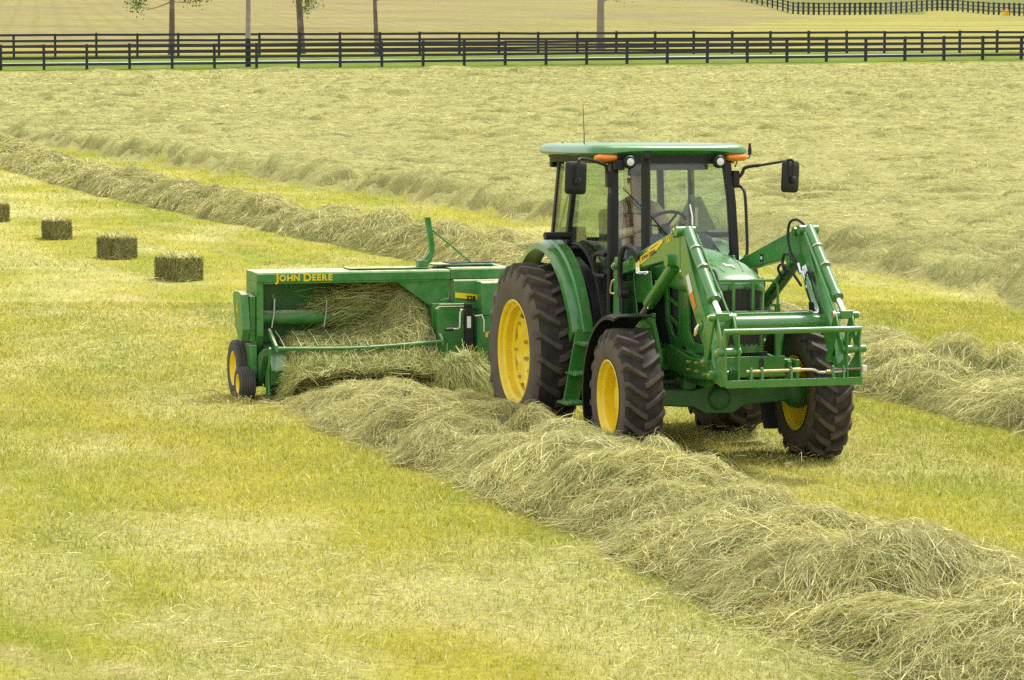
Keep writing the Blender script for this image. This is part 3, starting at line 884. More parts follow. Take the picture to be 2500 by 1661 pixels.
# ------------------------------------------------------------------ lane, fences, trees
def strip_mesh(name, centre, half, mat_, lift, n=120):
    """ribbon of ground following a line of points"""
    c = np.array(centre); t = np.linspace(0, 1, n)
    px = np.interp(t, np.linspace(0, 1, len(c)), c[:, 0]); py = np.interp(t, np.linspace(0, 1, len(c)), c[:, 1])
    d = np.stack([np.gradient(px), np.gradient(py)], -1); d /= np.linalg.norm(d, axis=1)[:, None]
    nn = np.stack([-d[:, 1], d[:, 0]], -1)
    rows = []
    for k in (-1, -.5, 0, .5, 1):
        w = half * k * (1 + (0.25 * (vnoise(t * 40, t * 0 + k, 9) - .5) if abs(k) == 1 else 0))
        q = np.stack([px, py], -1) + nn * (np.asarray(w)[..., None] if np.ndim(w) else w)
        rows.append(np.concatenate([q, (ground_z(q[:, 0], q[:, 1]) + lift)[:, None]], 1))
    V = np.stack(rows, 1); m = 5
    idx = np.arange(n * m).reshape(n, m)
    F = np.stack([idx[:-1, :-1], idx[1:, :-1], idx[1:, 1:], idx[:-1, 1:]], -1).reshape(-1, 4)
    o = mesh_np(name, V.reshape(-1, 3), F, mat_, smooth=True)
    return o

M_LANE = mat("pale_gravel", (0.40, 0.41, 0.40), rough=0.95, var=0.2, vscale=1.5, bump=0.4, bscale=8)
fdir = (FENCE_B - FENCE_A) / np.linalg.norm(FENCE_B - FENCE_A)
fnor = np.array([-fdir[1], fdir[0]])
if behind_fence(*(FENCE_A + fnor)) < 0: fnor = -fnor
lane = strip_mesh("path", [FENCE_A - fdir * 60 + fnor * 4.2, FENCE_A + fnor * 4.6, (FENCE_A + FENCE_B) / 2 + fnor * 4.0, FENCE_B + fnor * 6.5, FENCE_B + fdir * 60 + fnor * 9], 0.8, M_LANE, 0.05)
lane["kind"] = "structure"; lane["label"] = "pale gravel lane between the two black fences"

M_FENCE = mat("black_fence_paint", (0.020, 0.022, 0.026), rough=0.75, var=0.35, vscale=1.2, dust=(0.10, 0.11, 0.12), dust_noise=0.25, dscale=0.9)
M_FENCE2 = mat("dark_weathered_fence_paint", (0.030, 0.033, 0.040), rough=0.8, var=0.3, vscale=1.2)

def unit_box(name, mat_, bev=0.0):
    m = MB().box((0, 0, 0), (1, 1, 1))
    me = bpy.data.meshes.new(name); me.from_pydata(m.v, [], m.f)
    me.materials.append(mat_)
    return me

def fence(name, label, posts, rails_h, post_w, post_h, rail_h, rail_t, mat_, jit=0.02, seed=1, front=True, group=None):
    """posts: list of (x, y); every post and every board is a part"""
    rg = random.Random(seed)
    root = thing(name, label, "fence", (posts[0][0], posts[0][1], float(ground_z(*posts[0]))), group)
    pm = unit_box("post", mat_); rm = unit_box("rail", mat_)
    bm_ = bpy.data.meshes.new("post"); 
    # post with a slanted top
    h = 0.5
    vs = [(-h, -h, -h), (h, -h, -h), (h, h, -h), (-h, h, -h), (-h, -h, h), (h, -h, h), (h, h, h * 0.985), (-h, h, h * 0.985)]
    bm_.from_pydata(vs, [], [(0, 3, 2, 1), (4, 5, 6, 7), (0, 1, 5, 4), (1, 2, 6, 5), (2, 3, 7, 6), (3, 0, 4, 7)])
    bm_.materials.append(mat_)
    inv = Matrix.Translation(root.location).inverted()
    tops = []
    for i, (x, y) in enumerate(posts):
        z = float(ground_z(x, y))
        j = min(i + 1, len(posts) - 1); k = max(i - 1, 0)
        a = math.atan2(posts[j][1] - posts[k][1], posts[j][0] - posts[k][0])
        hh = post_h * (1 + rg.uniform(-jit, jit))
        o = link(bpy.data.objects.new("post", bm_)); o.parent = root
        o.location = Vector((x, y, z + hh / 2 - 0.1)) - root.location
        o.scale = (post_w, post_w, hh + 0.2)
        o.rotation_euler = (rg.uniform(-.012, .012), rg.uniform(-.012, .012), a)
        tops.append((x, y, z, a))
    for i in range(len(posts) - 1):
        x0, y0, z0, _ = tops[i]; x1, y1, z1, _ = tops[i + 1]
        dx, dy = x1 - x0, y1 - y0; L = math.hypot(dx, dy); a = math.atan2(dy, dx)
        off = (post_w / 2 + rail_t / 2 + 0.003) * (1 if front else -1)
        nx, ny = -math.sin(a), math.cos(a)
        # boards nailed on the field side
        if (nx * DG[0] + ny * DG[1]) > 0: nx, ny = -nx, -ny
        for hgt in rails_h:
            za = z0 + hgt * (1 + rg.uniform(-jit, jit) * .6); zb = z1 + hgt * (1 + rg.uniform(-jit, jit) * .6)
            o = link(bpy.data.objects.new("rail", rm)); o.parent = root
            o.location = Vector(((x0 + x1) / 2 + nx * off, (y0 + y1) / 2 + ny * off, (za + zb) / 2)) - root.location
            o.scale = (math.sqrt(L * L + (zb - za) ** 2) * 0.996, rail_t, rail_h)
            o.rotation_euler = (0, -math.atan2(zb - za, L), a)
    return root

def line_posts(A, B, n, ext=2):
    A = np.array(A); B = np.array(B)
    return [tuple(A + (B - A) * t) for t in (np.arange(-ext, n + ext) / (n - 1))]

fence("board_fence", "nearer black four-board fence along the top of the hay field",
      line_posts(FENCE_A, FENCE_B, 26), (1.28, 0.96, 0.62, 0.28), 0.15, 1.38, 0.145, 0.035, M_FENCE, seed=2)
fence("board_fence", "farther black four-board fence on the far side of the lane, behind the trees",
      line_posts((-140.11, 12.4), (-131.0, 71.43), 26), (1.26, 0.92, 0.58, 0.24), 0.14, 1.36, 0.14, 0.035, M_FENCE, seed=3)
dfp = [(-375.27, 153.87), (-340.99, 142.02), (-321.7, 135.82), (-297.64, 127.69), (-279.0, 121.3), (-272.2, 120.9), (-271.15, 123.26), (-271.75, 126.39), (-272.7, 129.41), (-280.53, 135.7),
       (-288.41, 141.9), (-292.9, 146.74), (-289.17, 147.52), (-280.08, 145.16), (-268.86, 141.59), (-262.57, 140.43), (-254.17, 139.4)]
us = [0]
lat = [float(lateral(*p)) / float(depth(*p)) for p in dfp]
targets = np.linspace(lat[0], lat[-1], 58)
dposts = [(float(np.interp(t, lat, [p[0] for p in dfp])), float(np.interp(t, lat, [p[1] for p in dfp]))) for t in targets]
fence("board_fence", "small far-off black fence winding over the hill at the upper right",
      dposts, (1.28, 0.85, 0.42), 0.20, 1.40, 0.10, 0.04, M_FENCE2, seed=4, jit=0.03)

# barrel by the far-off fence
tb = thing("feed_tub", "small yellow and red feed tub beside the far-off winding fence", "tub", (-262.0, 139.9, float(ground_z(-262.0, 139.9))))
b = MB(); b.tube([(0, 0, -0.05), (0, 0, 0.45)], [0.36, 0.42], 20); b.build("tub_body", M_DECAL_Y, tb)
b = MB(); b.tube([(0, 0, .45), (0, 0, .52), (0, 0, .62)], [.44, .44, .30], 20); b.build("lid", mat("faded_red_plastic", (0.50, 0.05, 0.06), rough=0.5), tb)

# ---- trees and pole
M_BARK = mat("grey_brown_bark", (0.165, 0.130, 0.088), rough=0.95, var=0.4, vscale=3, bump=1.0, bscale=7, dust=(0.26, 0.24, 0.19), dust_noise=0.5, dscale=3)
M_BARK2 = mat("pale_grey_bark", (0.27, 0.25, 0.19), rough=0.95, var=0.3, vscale=3, bump=1.0, bscale=9, dust=(0.15, 0.13, 0.09), dust_noise=0.4, dscale=3)
M_POLE = mat("weathered_pole_wood", (0.30, 0.26, 0.215), rough=0.9, var=0.3, vscale=2, bump=0.5, bscale=20)
M_TAR = mat("tarred_wood", (0.022, 0.022, 0.024), rough=0.8, var=0.3, vscale=4)

def tree(label, x, y, r0, height, lean, seed, bark, low=None, leafy=1.0):
    rg = random.Random(seed)
    z = float(ground_z(x, y))
    root = thing("roadside_tree", label, "tree", (x, y, z), "trees between the two fences")
    tr = MB()
    pts = []; rad = []
    for i in range(12):
        t = i / 11
        pts.append((lean[0] * height * t + 0.07 * math.sin(4 * t + seed), lean[1] * height * t + 0.07 * math.cos(3 * t + seed), -0.2 + t * height * 0.62))
        rad.append(r0 * (1.25 - 0.25 * min(t * 12, 1)) * (1 - 0.5 * t))
    tr.tube(pts, rad, 14)
    tips = []
    def limb(p, d, L, r, depth_):
        p = Vector(p); d = Vector(d).normalized(); pp = [p.copy()]; rr = [r]
        for k in range(4):
            d = (d + Vector((rg.uniform(-.22, .22), rg.uniform(-.22, .22), rg.uniform(-.05, .2)))).normalized()
            p = p + d * L / 4
            pp.append(p.copy()); rr.append(r * (1 - 0.17 * (k + 1)))
        tr.tube(pp, rr, 6)
        if depth_ == 0:
            tips.append(pp[-1]); tips.append(pp[-2]); tips.append(pp[2])
            return
        for k in range(rg.choice((2, 3))):
            dn = (d + Vector((rg.uniform(-.8, .8), rg.uniform(-.8, .8), rg.uniform(-.1, .6)))).normalized()
            limb(pp[rg.choice((2, 3, 4))], dn, L * rg.uniform(.55, .75), rr[3] * .7, depth_ - 1)
    for k in range(9):
        i = rg.randint(6, 11)
        a = rg.uniform(0, 2 * math.pi)
        limb(pts[i], (math.cos(a), math.sin(a), rg.uniform(.3, 1.1)), height * rg.uniform(.20, .32), rad[i] * .6, 2)
    if low: 
        for (zz, a, up, L, r) in low:
            i = 0
            p = (lean[0] * zz, lean[1] * zz, zz)
            limb(p, (math.cos(a), math.sin(a), up), L, r, 2)
    tr.build("trunk", bark, root, angle=60)
    g = np.random.default_rng(seed)
    T = np.array([tuple(t) for t in tips])
    n = int(26 * len(T) * leafy)
    c = T[g.integers(0, len(T), n)] + g.normal(0, 0.30, (n, 3))
    a = g.normal(0, 1, (n, 3)); a /= np.linalg.norm(a, axis=1)[:, None]
    b_ = g.normal(0, 1, (n, 3)); b_ -= a * (a * b_).sum(1)[:, None]; b_ /= np.linalg.norm(b_, axis=1)[:, None]
    s = g.uniform(0.05, 0.10, (n, 1))
    V = np.stack([c - a * s, c + b_ * s * .6, c + a * s, c - b_ * s * .6], 1).reshape(-1, 3)
    F = np.arange(4 * n).reshape(-1, 4)
    col = np.array([0.10, 0.17, 0.035]) * g.uniform(.6, 1.5, (n, 1))
    o = mesh_np("crown", V, F, M_LEAF, parent=root, col=np.repeat(col, 4, axis=0))
    return root

AL = YAW + math.pi / 2      # towards image left
tree("leafy tree with drooping low branches and an upright dark trunk, leftmost of the trees", -140.63, 21.79, 0.20, 11.0, (0.0, 0.0), 5, M_BARK,
     low=[(3.15, AL + .1, -0.30, 1.5, .045), (3.3, AL - .2, -0.12, 1.9, .05), (3.2, AL + math.pi, -0.15, 1.2, .04), (3.5, AL + .4, -0.2, 2.0, .04)], leafy=0.8)
tree("leaning tree with a tuft of bare twigs on its trunk, between pole and slim tree", -140.96, 29.8, 0.235, 12.0, (0.018, -0.035), 6, M_BARK,
     low=[(2.35, AL + math.pi, 0.5, 0.7, .03), (2.4, AL + math.pi + .3, 0.2, 0.6, .03), (2.4, AL + math.pi - .3, 0.85, 0.7, .025)], leafy=0.25)
tree("slim dark-trunked tree, third of the trees from the left", -139.57, 34.21, 0.16, 10.0, (0.0, -0.01), 8, M_BARK,
     low=None, leafy=0.5)
tree("thick pale grey tree trunk standing alone near the middle of the fence", -142.89, 49.78, 0.28, 12.0, (0.0, 0.0), 9, M_BARK2,
     low=[(3.15, AL + math.pi, 0.05, 0.9, .05)], leafy=0.5)

pz = float(ground_z(-127.36, 23.6))
pole = thing("utility_pole", "straight grey wooden pole with a black tarred foot at the nearer fence", "pole", (-127.36, 23.6, pz))
b = MB(); b.tube([(0, 0, 1.55), (0.03, 0.05, 4.5), (0.06, 0.10, 9.0)], [.145, .13, .105], 14); b.build("shaft", M_POLE, pole)
b = MB(); b.tube([(0, 0, -.5), (0, 0, 1.56)], [.16, .15], 14); b.build("tarred_foot", M_TAR, pole)
b = MB(); b.box((0.06, 0.1, 8.4), (0.12, 2.4, 0.12), (0, 0, 0.3)); b.build("crossarm", M_POLE, pole)

# ------------------------------------------------------------------ hay bales
M_TWINE = mat("twine", (0.55, 0.42, 0.18), rough=0.8)
def bale(label, x, y, yaw, seed, sc=1.0):
    g = np.random.default_rng(seed)
    root = thing("hay_bale", label, "hay bale", (x, y, float(ground_z(x, y))), "square bales dropped behind the baler")
    root.rotation_euler = (0, 0, yaw)
    L, Wd_, Hh = 0.80 * sc, 0.47 * sc, 0.385 * sc
    # compacted flakes: body as a displaced rounded block with flake grooves
    nx, ny, nz = 44, 14, 12
    def face(ax):
        pass
    V = []; F = []
    def grid(o, a, b_, na, nb):
        base = len(V)
        for i in range(na + 1):
            for j in range(nb + 1):
                p = np.array(o) + np.array(a) * i / na + np.array(b_) * j / nb
                V.append(p)
        for i in range(na):
            for j in range(nb):
                q = base + i * (nb + 1) + j
                F.append((q, q + nb + 1, q + nb + 2, q + 1))
    x0, y0 = -L / 2, -Wd_ / 2
    grid((x0, y0, 0), (0, 0, Hh), (L, 0, 0), nz, nx)
    grid((x0, y0 + Wd_, 0), (L, 0, 0), (0, 0, Hh), nx, nz)
    grid((x0, y0, 0), (0, Wd_, 0), (0, 0, Hh), ny, nz)
    grid((x0 + L, y0, 0), (0, 0, Hh), (0, Wd_, 0), nz, ny)
    grid((x0, y0, Hh), (0, Wd_, 0), (L, 0, 0), ny, nx)
    V = np.array(V)
    c = np.array([0, 0, Hh / 2]); d = V - c
    flake = 0.012 * np.sin(V[:, 0] * 2 * math.pi / 0.085 + 2 * fbm(V[:, 0] * 2, V[:, 2] * 3, seed))
    nrm = d / np.array([L / 2, Wd_ / 2, Hh / 2])
    am = np.abs(nrm)
    side = (am[:, 1] > .98) | (am[:, 2] > .98)
    rn = 1 - 0.035 * ((am > .9).sum(1) >= 2)
    noise = 0.022 * (fbm(V[:, 0] * 14 + V[:, 1] * 9, V[:, 2] * 14 + V[:, 1] * 7, seed + 3, 2) - .5)
    sgn = np.sign(nrm) * (am > .98)
    V = c + d * rn[:, None] + sgn * (flake * side + noise)[:, None]
    col = np.array([0.150, 0.138, 0.050]) * (0.55 + 0.9 * fbm(V[:, 0] * 18, V[:, 2] * 18 + V[:, 1] * 9, seed, 2))[:, None]
    mesh_np("bale_core", V, np.array(F), M_BALE, parent=root, col=col, smooth=False)
    # stems sticking out of every face
    n = 4000
    f = g.choice(5, n, p=[.22, .22, .16, .16, .24])
    P0 = np.stack([g.uniform(-L / 2, L / 2, n), g.uniform(-Wd_ / 2, Wd_ / 2, n), g.uniform(0.0, Hh, n)], -1)
    N = np.zeros((n, 3))
    for k, (ax, val, nn) in enumerate([(1, -Wd_ / 2, (0, -1, 0)), (1, Wd_ / 2, (0, 1, 0)), (0, -L / 2, (-1, 0, 0)), (0, L / 2, (1, 0, 0)), (2, Hh, (0, 0, 1))]):
        m_ = f == k
        P0[m_, ax] = val; N[m_] = nn
    t1 = g.normal(0, 1, (n, 3))
    sidef = (f < 2); t1[sidef, 0] *= 0.25; t1[sidef, 2] *= 1.5
    t1 -= N * (t1 * N).sum(1)[:, None]; t1 /= np.linalg.norm(t1, axis=1)[:, None]
    Ls = g.uniform(.06, .22, n)[:, None]
    out = (g.random(n) ** 3)[:, None] * np.where(f == 4, .11, .05)[:, None]
    tt = np.linspace(-.5, .5, 4)
    P = P0[:, None] + t1[:, None] * Ls[:, None] * tt[None, :, None] + N[:, None] * (0.010 + out[:, None] * (0.25 + tt[None, :, None] + .5)) + g.normal(0, .006, (n, 4, 3))
    P[..., 2] = np.maximum(P[..., 2], 0.003)
    P[..., 0] = np.clip(P[..., 0], -L / 2 - .03, L / 2 + .03); P[..., 1] = np.clip(P[..., 1], -Wd_ / 2 - .03, Wd_ / 2 + .03)
    s = np.cross(t1, N) * (0.0045 * g.uniform(.6, 1.5, (n, 1)))
    r = g.random((n, 1))
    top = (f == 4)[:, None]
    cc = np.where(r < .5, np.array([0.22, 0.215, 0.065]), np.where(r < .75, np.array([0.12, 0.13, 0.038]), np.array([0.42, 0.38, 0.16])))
    cc = np.where(top, cc * 2.0 + 0.05, cc) * g.uniform(.7, 1.3, (n, 1))  # pale loose hay on top, colour also lightened for light from above
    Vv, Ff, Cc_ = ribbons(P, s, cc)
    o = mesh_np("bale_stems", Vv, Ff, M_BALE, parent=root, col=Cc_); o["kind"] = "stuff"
    for yy in (-0.12, 0.12):
        b = MB()
        e = 0.012
        b.tube([(x0 - e, yy, 0.02), (x0 - e, yy, Hh + e), (x0 + L + e, yy, Hh + e), (x0 + L + e, yy, 0.02)], 0.006, 5)
        b.build("twine", M_TWINE, root)
    return root

bale("square hay bale nearest to the baler", -21.14, -0.54, 0.36, 41, 0.95)
bale("square hay bale second behind the baler", -26.43, -0.71, 0.22, 42, 0.96)
bale("square hay bale third behind the baler", -31.96, -1.03, 0.05, 43, 0.93)
bale("square hay bale cut off by the left edge of the picture", -37.65, -1.63, 0.25, 44, 0.95)
# ------------------------------------------------------------------ wheels
def ag_tyre(c, hw, R0, Rrim, lugH, N, da, s=1, seg=72, lugw=0.040):
    """tractor tyre with chevron lugs; axis along y. returns (MB carcass, MB lugs)"""
    prof = [(-hw * .80, Rrim - .015), (-hw * .93, Rrim + .012), (-hw * 1.0, Rrim + (R0 - Rrim) * .35), (-hw * 1.02, Rrim + (R0 - Rrim) * .58),
            (-hw * .97, Rrim + (R0 - Rrim) * .83), (-hw * .84, R0 - .012), (-hw * .45, R0 + .004), (0, R0 + .008)]
    prof = prof + [(-y, r) for (y, r) in prof[-2::-1]]
    body = MB().lathe(prof, c, seg)
    lugs = MB()
    for side in (-1, 1):
        for k in range(N):
            a0 = 2 * math.pi * (k + (0.5 if side > 0 else 0)) / N
            #      y,         radius base, angle offset (centre end runs ahead = lower at the front)
            st = [(1.005 * hw, Rrim + (R0 - Rrim) * .74, .10, .010), (0.985 * hw, Rrim + (R0 - Rrim) * .90, .06, lugH * .55), (0.86 * hw, R0 - .016, 0.0, lugH + .012),
                  (0.50 * hw, R0 - .006, -.50, lugH + .008), (0.16 * hw, R0, -.88, lugH), (-0.05 * hw, R0, -1.0, lugH * .9)]
            secs = []
            for i, (yy, rb, fa, h) in enumerate(st):
                a = a0 + fa * da
                hwid = (lugw * (0.62 if i > 1 else 0.70)) / R0
                tw = hwid * 0.62
                def pt(ang, r): return (c[0] + r * math.cos(ang), c[1] + side * yy, c[2] + r * math.sin(ang))
                secs.append([pt(a - hwid, rb - .012), pt(a - tw, rb + h), pt(a + tw, rb + h), pt(a + hwid, rb - .012)])
            lugs.loft(secs, cap=True)
    return body, lugs

def smooth_tyre(c, hw, R0, Rrim, seg=48, ribs=5):
    prof = [(-hw * .75, Rrim - .01), (-hw * .95, Rrim + .01), (-hw * 1.0, (Rrim + R0) / 2), (-hw * .93, R0 - .02)]
    rb = []
    for k in range(ribs):
        y0 = -hw * .86 + k * (hw * 1.72) / ribs; w = hw * 1.72 / ribs
        crown = R0 - .015 * (abs(y0 + w / 2) / hw) ** 2
        rb += [(y0 + w * .04, crown - .010), (y0 + w * .12, crown), (y0 + w * .88, crown), (y0 + w * .96, crown - .010)]
    prof = prof + rb + [(-y, r) for (y, r) in prof[::-1]]
    return MB().lathe(prof, c, seg)

def pbuild(mb, name, m, root, **k):
    """part meshes are drawn in world coordinates; shift them under the root"""
    o = mb.build(name, m, root, **k)
    o.location = -Vector(root.location)
    return o

# ------------------------------------------------------------------ baler
BAL = thing("hay_baler", "green square hay baler with yellow lettering, towed behind the tractor, its pickup full of hay", "baler", (-4.6, -1.4, 0))
BX = -4.30
def bp(mb, name, m=M_BALER, **k): return pbuild(mb, name, m, BAL, **k)

# top cross beam with lettering
beam = MB()
beam.prism([(-4.30, 1.318), (-4.30, 1.405), (-4.315, 1.425), (-4.86, 1.435), (-4.86, 1.318)], -2.86, -0.62)
o = bp(beam, "top_beam", bevel=.006)
cur = -2.655
for ch, big in (("J", 1), ("OHN", 0), (" ", 0), ("D", 1), ("EERE", 0)):
    if ch == " ":
        cur += .035; continue
    for c1 in ch:
        oo = text_mesh("letter", c1, 0.122 if big else 0.094, M_DECAL_Y, o, (BX + .004, 0, 1.326 if big else 1.332), (0, 1, 0), (0, 0, 1), bold=.0035, xs=1.05)
        ys = [v.co.y for v in oo.data.vertices]
        oo.data.transform(Matrix.Translation((0, cur - min(ys), 0)))
        cur += max(ys) - min(ys) + .010
for yy in (-1.10, -0.78):
    bb = MB().cyl((BX, yy, 1.34), (BX + .008, yy, 1.34), .010, seg=8); bb.build("bolt", M_BALER, o)
o = bp(MB().prism([(-4.302, 1.322), (-4.302, 1.425), (-4.32, 1.445), (-5.05, 1.455), (-5.05, 1.322)], -0.615, 0.10), "top_beam", bevel=.006)
for yy in (-.45, -.1, .04):
    bb = MB().cyl((BX - .002, yy, 1.345), (BX + .006, yy, 1.345), .010, seg=8); bb.build("bolt", M_BALER, o)
# flat cover plates on the top
bp(MB().bx(-4.95, -4.5, -0.75, -0.05, 1.462, 1.480), "top_cover", bevel=.004)
bp(MB().bx(-4.92, -4.55, -0.55, 0.05, 1.484, 1.492), "rubber_flap", M_BLACK)
bp(MB().bx(-4.80, -4.45, -1.75, -0.80, 1.438, 1.450), "top_cover")
# left end: post, end wall and drive shield
bp(MB().prism([(-4.305, 0.72), (-4.305, 1.316), (-4.86, 1.316), (-4.86, 0.50), (-4.52, 0.44)], -2.862, -2.785), "end_panel", bevel=.006)
bp(MB().bx(-4.845, -4.80, -2.782, -0.86, 0.60, 1.315), "back_wall", M_BALER)
bp(MB().bx(-4.80, -4.305, -2.782, -0.86, 1.300, 1.316), "roof_lining")
sh = MB().prism([(-4.36, 1.185), (-4.50, 1.215), (-4.74, 1.205), (-4.80, 1.14), (-4.68, 0.80), (-4.50, 0.66), (-4.38, 0.66), (-4.28, 0.80)], -3.03, -2.94)
shield = bp(sh, "drive_shield", bevel=.012)
# oval badge with leaping animal on the shield
bm_ = MB().prism([(-4.54 + .062 * math.cos(a), 1.00 + .105 * math.sin(a)) for a in np.linspace(0, 2 * math.pi, 28, endpoint=False)], -3.033, -3.031); bm_.build("badge", M_DECAL_Y, shield)
bm_ = MB().prism([(-4.54 + .053 * math.cos(a), 1.00 + .094 * math.sin(a)) for a in np.linspace(0, 2 * math.pi, 28, endpoint=False)], -3.0355, -3.0335); bm_.build("badge_field", M_BALER, shield)
deer = [(-.038, -.010), (-.030, .012), (-.006, .020), (.010, .030), (.018, .050), (.010, .066), (.022, .060), (.030, .070), (.028, .048), (.042, .040), (.026, .032), (.024, .008), (.040, -.012), (.028, -.010), (.012, -.004), (-.012, -.006), (-.020, -.040), (-.030, -.060), (-.028, -.030)]
bm_ = MB().prism([(-4.54 - px, 1.00 + pz * 1.15) for px, pz in deer], -3.0385, -3.0365); bm_.build("badge_emblem", M_DECAL_Y, shield)
bp(MB().prism([(-4.33, 1.16), (-4.62, 1.18), (-4.80, 1.12), (-4.66, .72), (-4.36, .66)], -2.935, -2.865), "gear_cover", bevel=.01)
# lower side frame and pickup end flare
bp(MB().prism([(-4.32, 0.50), (-4.02, 0.60), (-4.00, 0.52), (-4.30, 0.16), (-4.85, 0.10), (-4.92, 0.46)], -2.86, -2.80), "pickup_side", M_GREEN_CAST, bevel=.005)
bp(MB().prism([(-4.30, 0.62), (-4.30, 0.30), (-4.42, 0.16), (-5.05, 0.16), (-5.05, 0.55), (-4.62, 0.62)], -2.93, -2.865), "wheel_bracket", bevel=.006)
fl = MB().prism([(-3.965, 0.60), (-3.99, 0.62), (-4.13, 0.50), (-4.20, 0.32), (-4.16, 0.12), (-4.10, 0.06), (-4.02, 0.08), (-4.06, 0.24), (-4.03, 0.42)], -2.80, -2.775)
bp(fl, "end_flare", bevel=.004)
bp(MB().cyl((-4.37, -2.95, .19), (-4.36, -2.84, .28), .028, seg=12), "axle_stub", M_BALER)
# pickup floor pan, tine bands and the feeder tube
bp(MB().prism([(-4.75, 0.62), (-4.35, 0.60), (-4.10, 0.50), (-3.98, 0.36), (-4.02, 0.20), (-4.25, 0.12), (-4.75, 0.30)], -2.77, -0.84), "pickup_pan", M_GREEN_CAST)
bp(MB().cyl((-4.56, -2.784, 0.905), (-4.56, -0.86, 0.905), .085, seg=24), "feeder_tube")
for yy in (-2.62, -2.02):
    t = MB().prism([(-4.62, 0.97), (-4.50, 0.985), (-4.545, 1.17)], yy - .012, yy + .012); bp(t, "feeder_tine", M_BALER)
    t = MB().tube([(-4.48, yy, 1.12), (-4.44, yy - .02, 0.95), (-4.42, yy - .05, 0.80)], .010, 6); bp(t, "feeder_finger", M_STEEL)
# wind guard: front tube, end arms, rods
wg = MB().tube(catmull([(-3.98, -2.70, 0.600), (-3.96, -2.3, 0.592), (-3.95, -1.85, 0.588), (-3.95, -1.4, 0.604), (-3.97, -0.80, 0.640)], 4), .022, 10)
wgo = bp(wg, "wind_guard")
for yy in np.linspace(-2.62, -0.9, 10):
    MB().tube([(-3.975, yy, 0.612), (-4.18, yy - .005, 0.70), (-4.42, yy - .01, 0.765)], .0075, 5).build("rod", M_BALER, wgo)
MB().prism([(-3.95, 0.57), (-3.97, 0.635), (-4.34, 0.80), (-4.36, 0.74)], -2.73, -2.70).build("arm", M_BALER, wgo, bevel=.003)
MB().prism([(-3.94, 0.60), (-3.96, 0.67), (-4.34, 0.88), (-4.36, 0.80)], -0.83, -0.80).build("arm", M_BALER, wgo, bevel=.003)
# right hand housing: chamber front, knotter hood, side boxes
bp(MB().prism([(-1.27, 1.318), (-0.62, 1.318), (-0.62, 0.62), (-0.84, 0.62), (-0.86, 1.02)], -4.36, -4.32, 'x'), "throat_panel", bevel=.003)
bp(MB().prism([(-0.86, 1.05), (-0.86, 0.22), (-0.30, 0.22), (-0.30, 1.05)], -4.90, -4.22, 'x'), "chamber_front", bevel=.004)
bp(MB().prism([(-.84, .60), (-.84, .99), (-.80, 1.02), (-.46, 1.02), (-.46, .24), (-.84, .24)], -4.215, -4.06, 'x'), "gearbox_cover", bevel=.012)
ho = MB().prism([(-4.24, 1.30), (-4.26, 1.315), (-4.9, 1.318), (-4.9, 0.98), (-4.20, 0.98)], -0.60, 0.04)
hood_ = bp(ho, "knotter_hood", bevel=.012)
MB().prism([(-.598, 1.115), (-.598, 1.175), (-.06, 1.115), (-.06, 1.05)], -4.19, -4.186, 'x').build("stripe", M_DECAL_Y, hood_)
st2 = MB().prism([(-4.02, 1.285), (-4.06, 1.298), (-4.235, 1.30), (-4.235, 0.92), (-3.98, 0.92)], -0.34, 0.06)
noseb = bp(st2, "front_housing", bevel=.012)
MB().prism([(-.338, 1.09), (-.338, 1.14), (-.335, 1.14), (-.335, 1.09)], -4.20, -4.03, 'x').build("stripe", M_DECAL_Y, noseb)
text_mesh("model_number", "328", 0.075, M_DECAL_K, hood_, (-4.1835, -.47, 1.085), (0, 1, -.10), (0, 0.0, 1), bold=.003)
bp(MB().bx(-4.30, -3.99, -0.40, 0.10, 0.30, 0.915), "gearbox_housing", bevel=.008)
bp(MB().bx(-4.32, -3.985, -0.40, 0.12, 0.275, 0.297), "gearbox_sill", bevel=.003)
bp(MB().bx(-3.988, -3.984, -0.30, -0.20, 0.675, 0.735), "reflector", M_DECAL_Y)
bp(MB().bx(-3.988, -3.984, -0.15, -0.03, 0.80, 0.845), "maker_plate", M_DECAL_K)
dz = bp(MB().bx(-3.988, -3.984, 0.02, 0.09, 0.76, 0.88), "warning_decal", M_ORANGE)
MB().bx(-3.9835, -3.982, 0.035, 0.075, 0.78, 0.86).build("warning_mark", M_DECAL_K, dz)
bp(MB().bx(-3.988, -3.984, 0.03, 0.09, 1.10, 1.20), "information_decal", M_DECAL_Y)
bp(MB().bx(-4.10, -4.02, -0.83, -0.52, 1.04, 1.054), "step_bracket")
bp(MB().tube([(-4.05, -.80, 1.10), (-4.03, -.74, 1.115), (-4.03, -.72, 1.115), (-4.03, -.71, 1.22)], .008, 6), "lever")
# drawbar jack with crank
jk = bp(MB().bx(-3.98, -3.90, -0.56, -0.47, 0.22, 1.04), "jack_stand", M_BLACK, bevel=.008)
MB().cyl((-3.94, -.515, 1.04), (-3.94, -.515, 1.06), .052, seg=14).build("jack_cap", M_BLACK, jk)
MB().bx(-3.897, -3.894, -.545, -.500, .79, .92).build("jack_label", M_WHITE, jk)
MB().tube([(-3.94, -.56, .99), (-3.94, -.60, .99), (-3.93, -.615, .96), (-3.93, -.62, .80), (-3.92, -.64, .78), (-3.92, -.74, .775)], .012, 7).build("crank", M_STEEL, jk)
MB().cyl((-3.92, -.70, .776), (-3.92, -.79, .774), .020, seg=10).build("crank_grip", M_RUBBER, jk)
MB().cyl((-3.945, -.515, .06), (-3.945, -.515, .22), .030, seg=12).build("jack_leg", M_RUST, jk)
bp(MB().tube([(-3.93, -.44, .92), (-3.93, -.36, .93), (-3.92, -.34, .86), (-3.92, -.34, .74)], .010, 6), "hydraulic_line", M_STEEL)
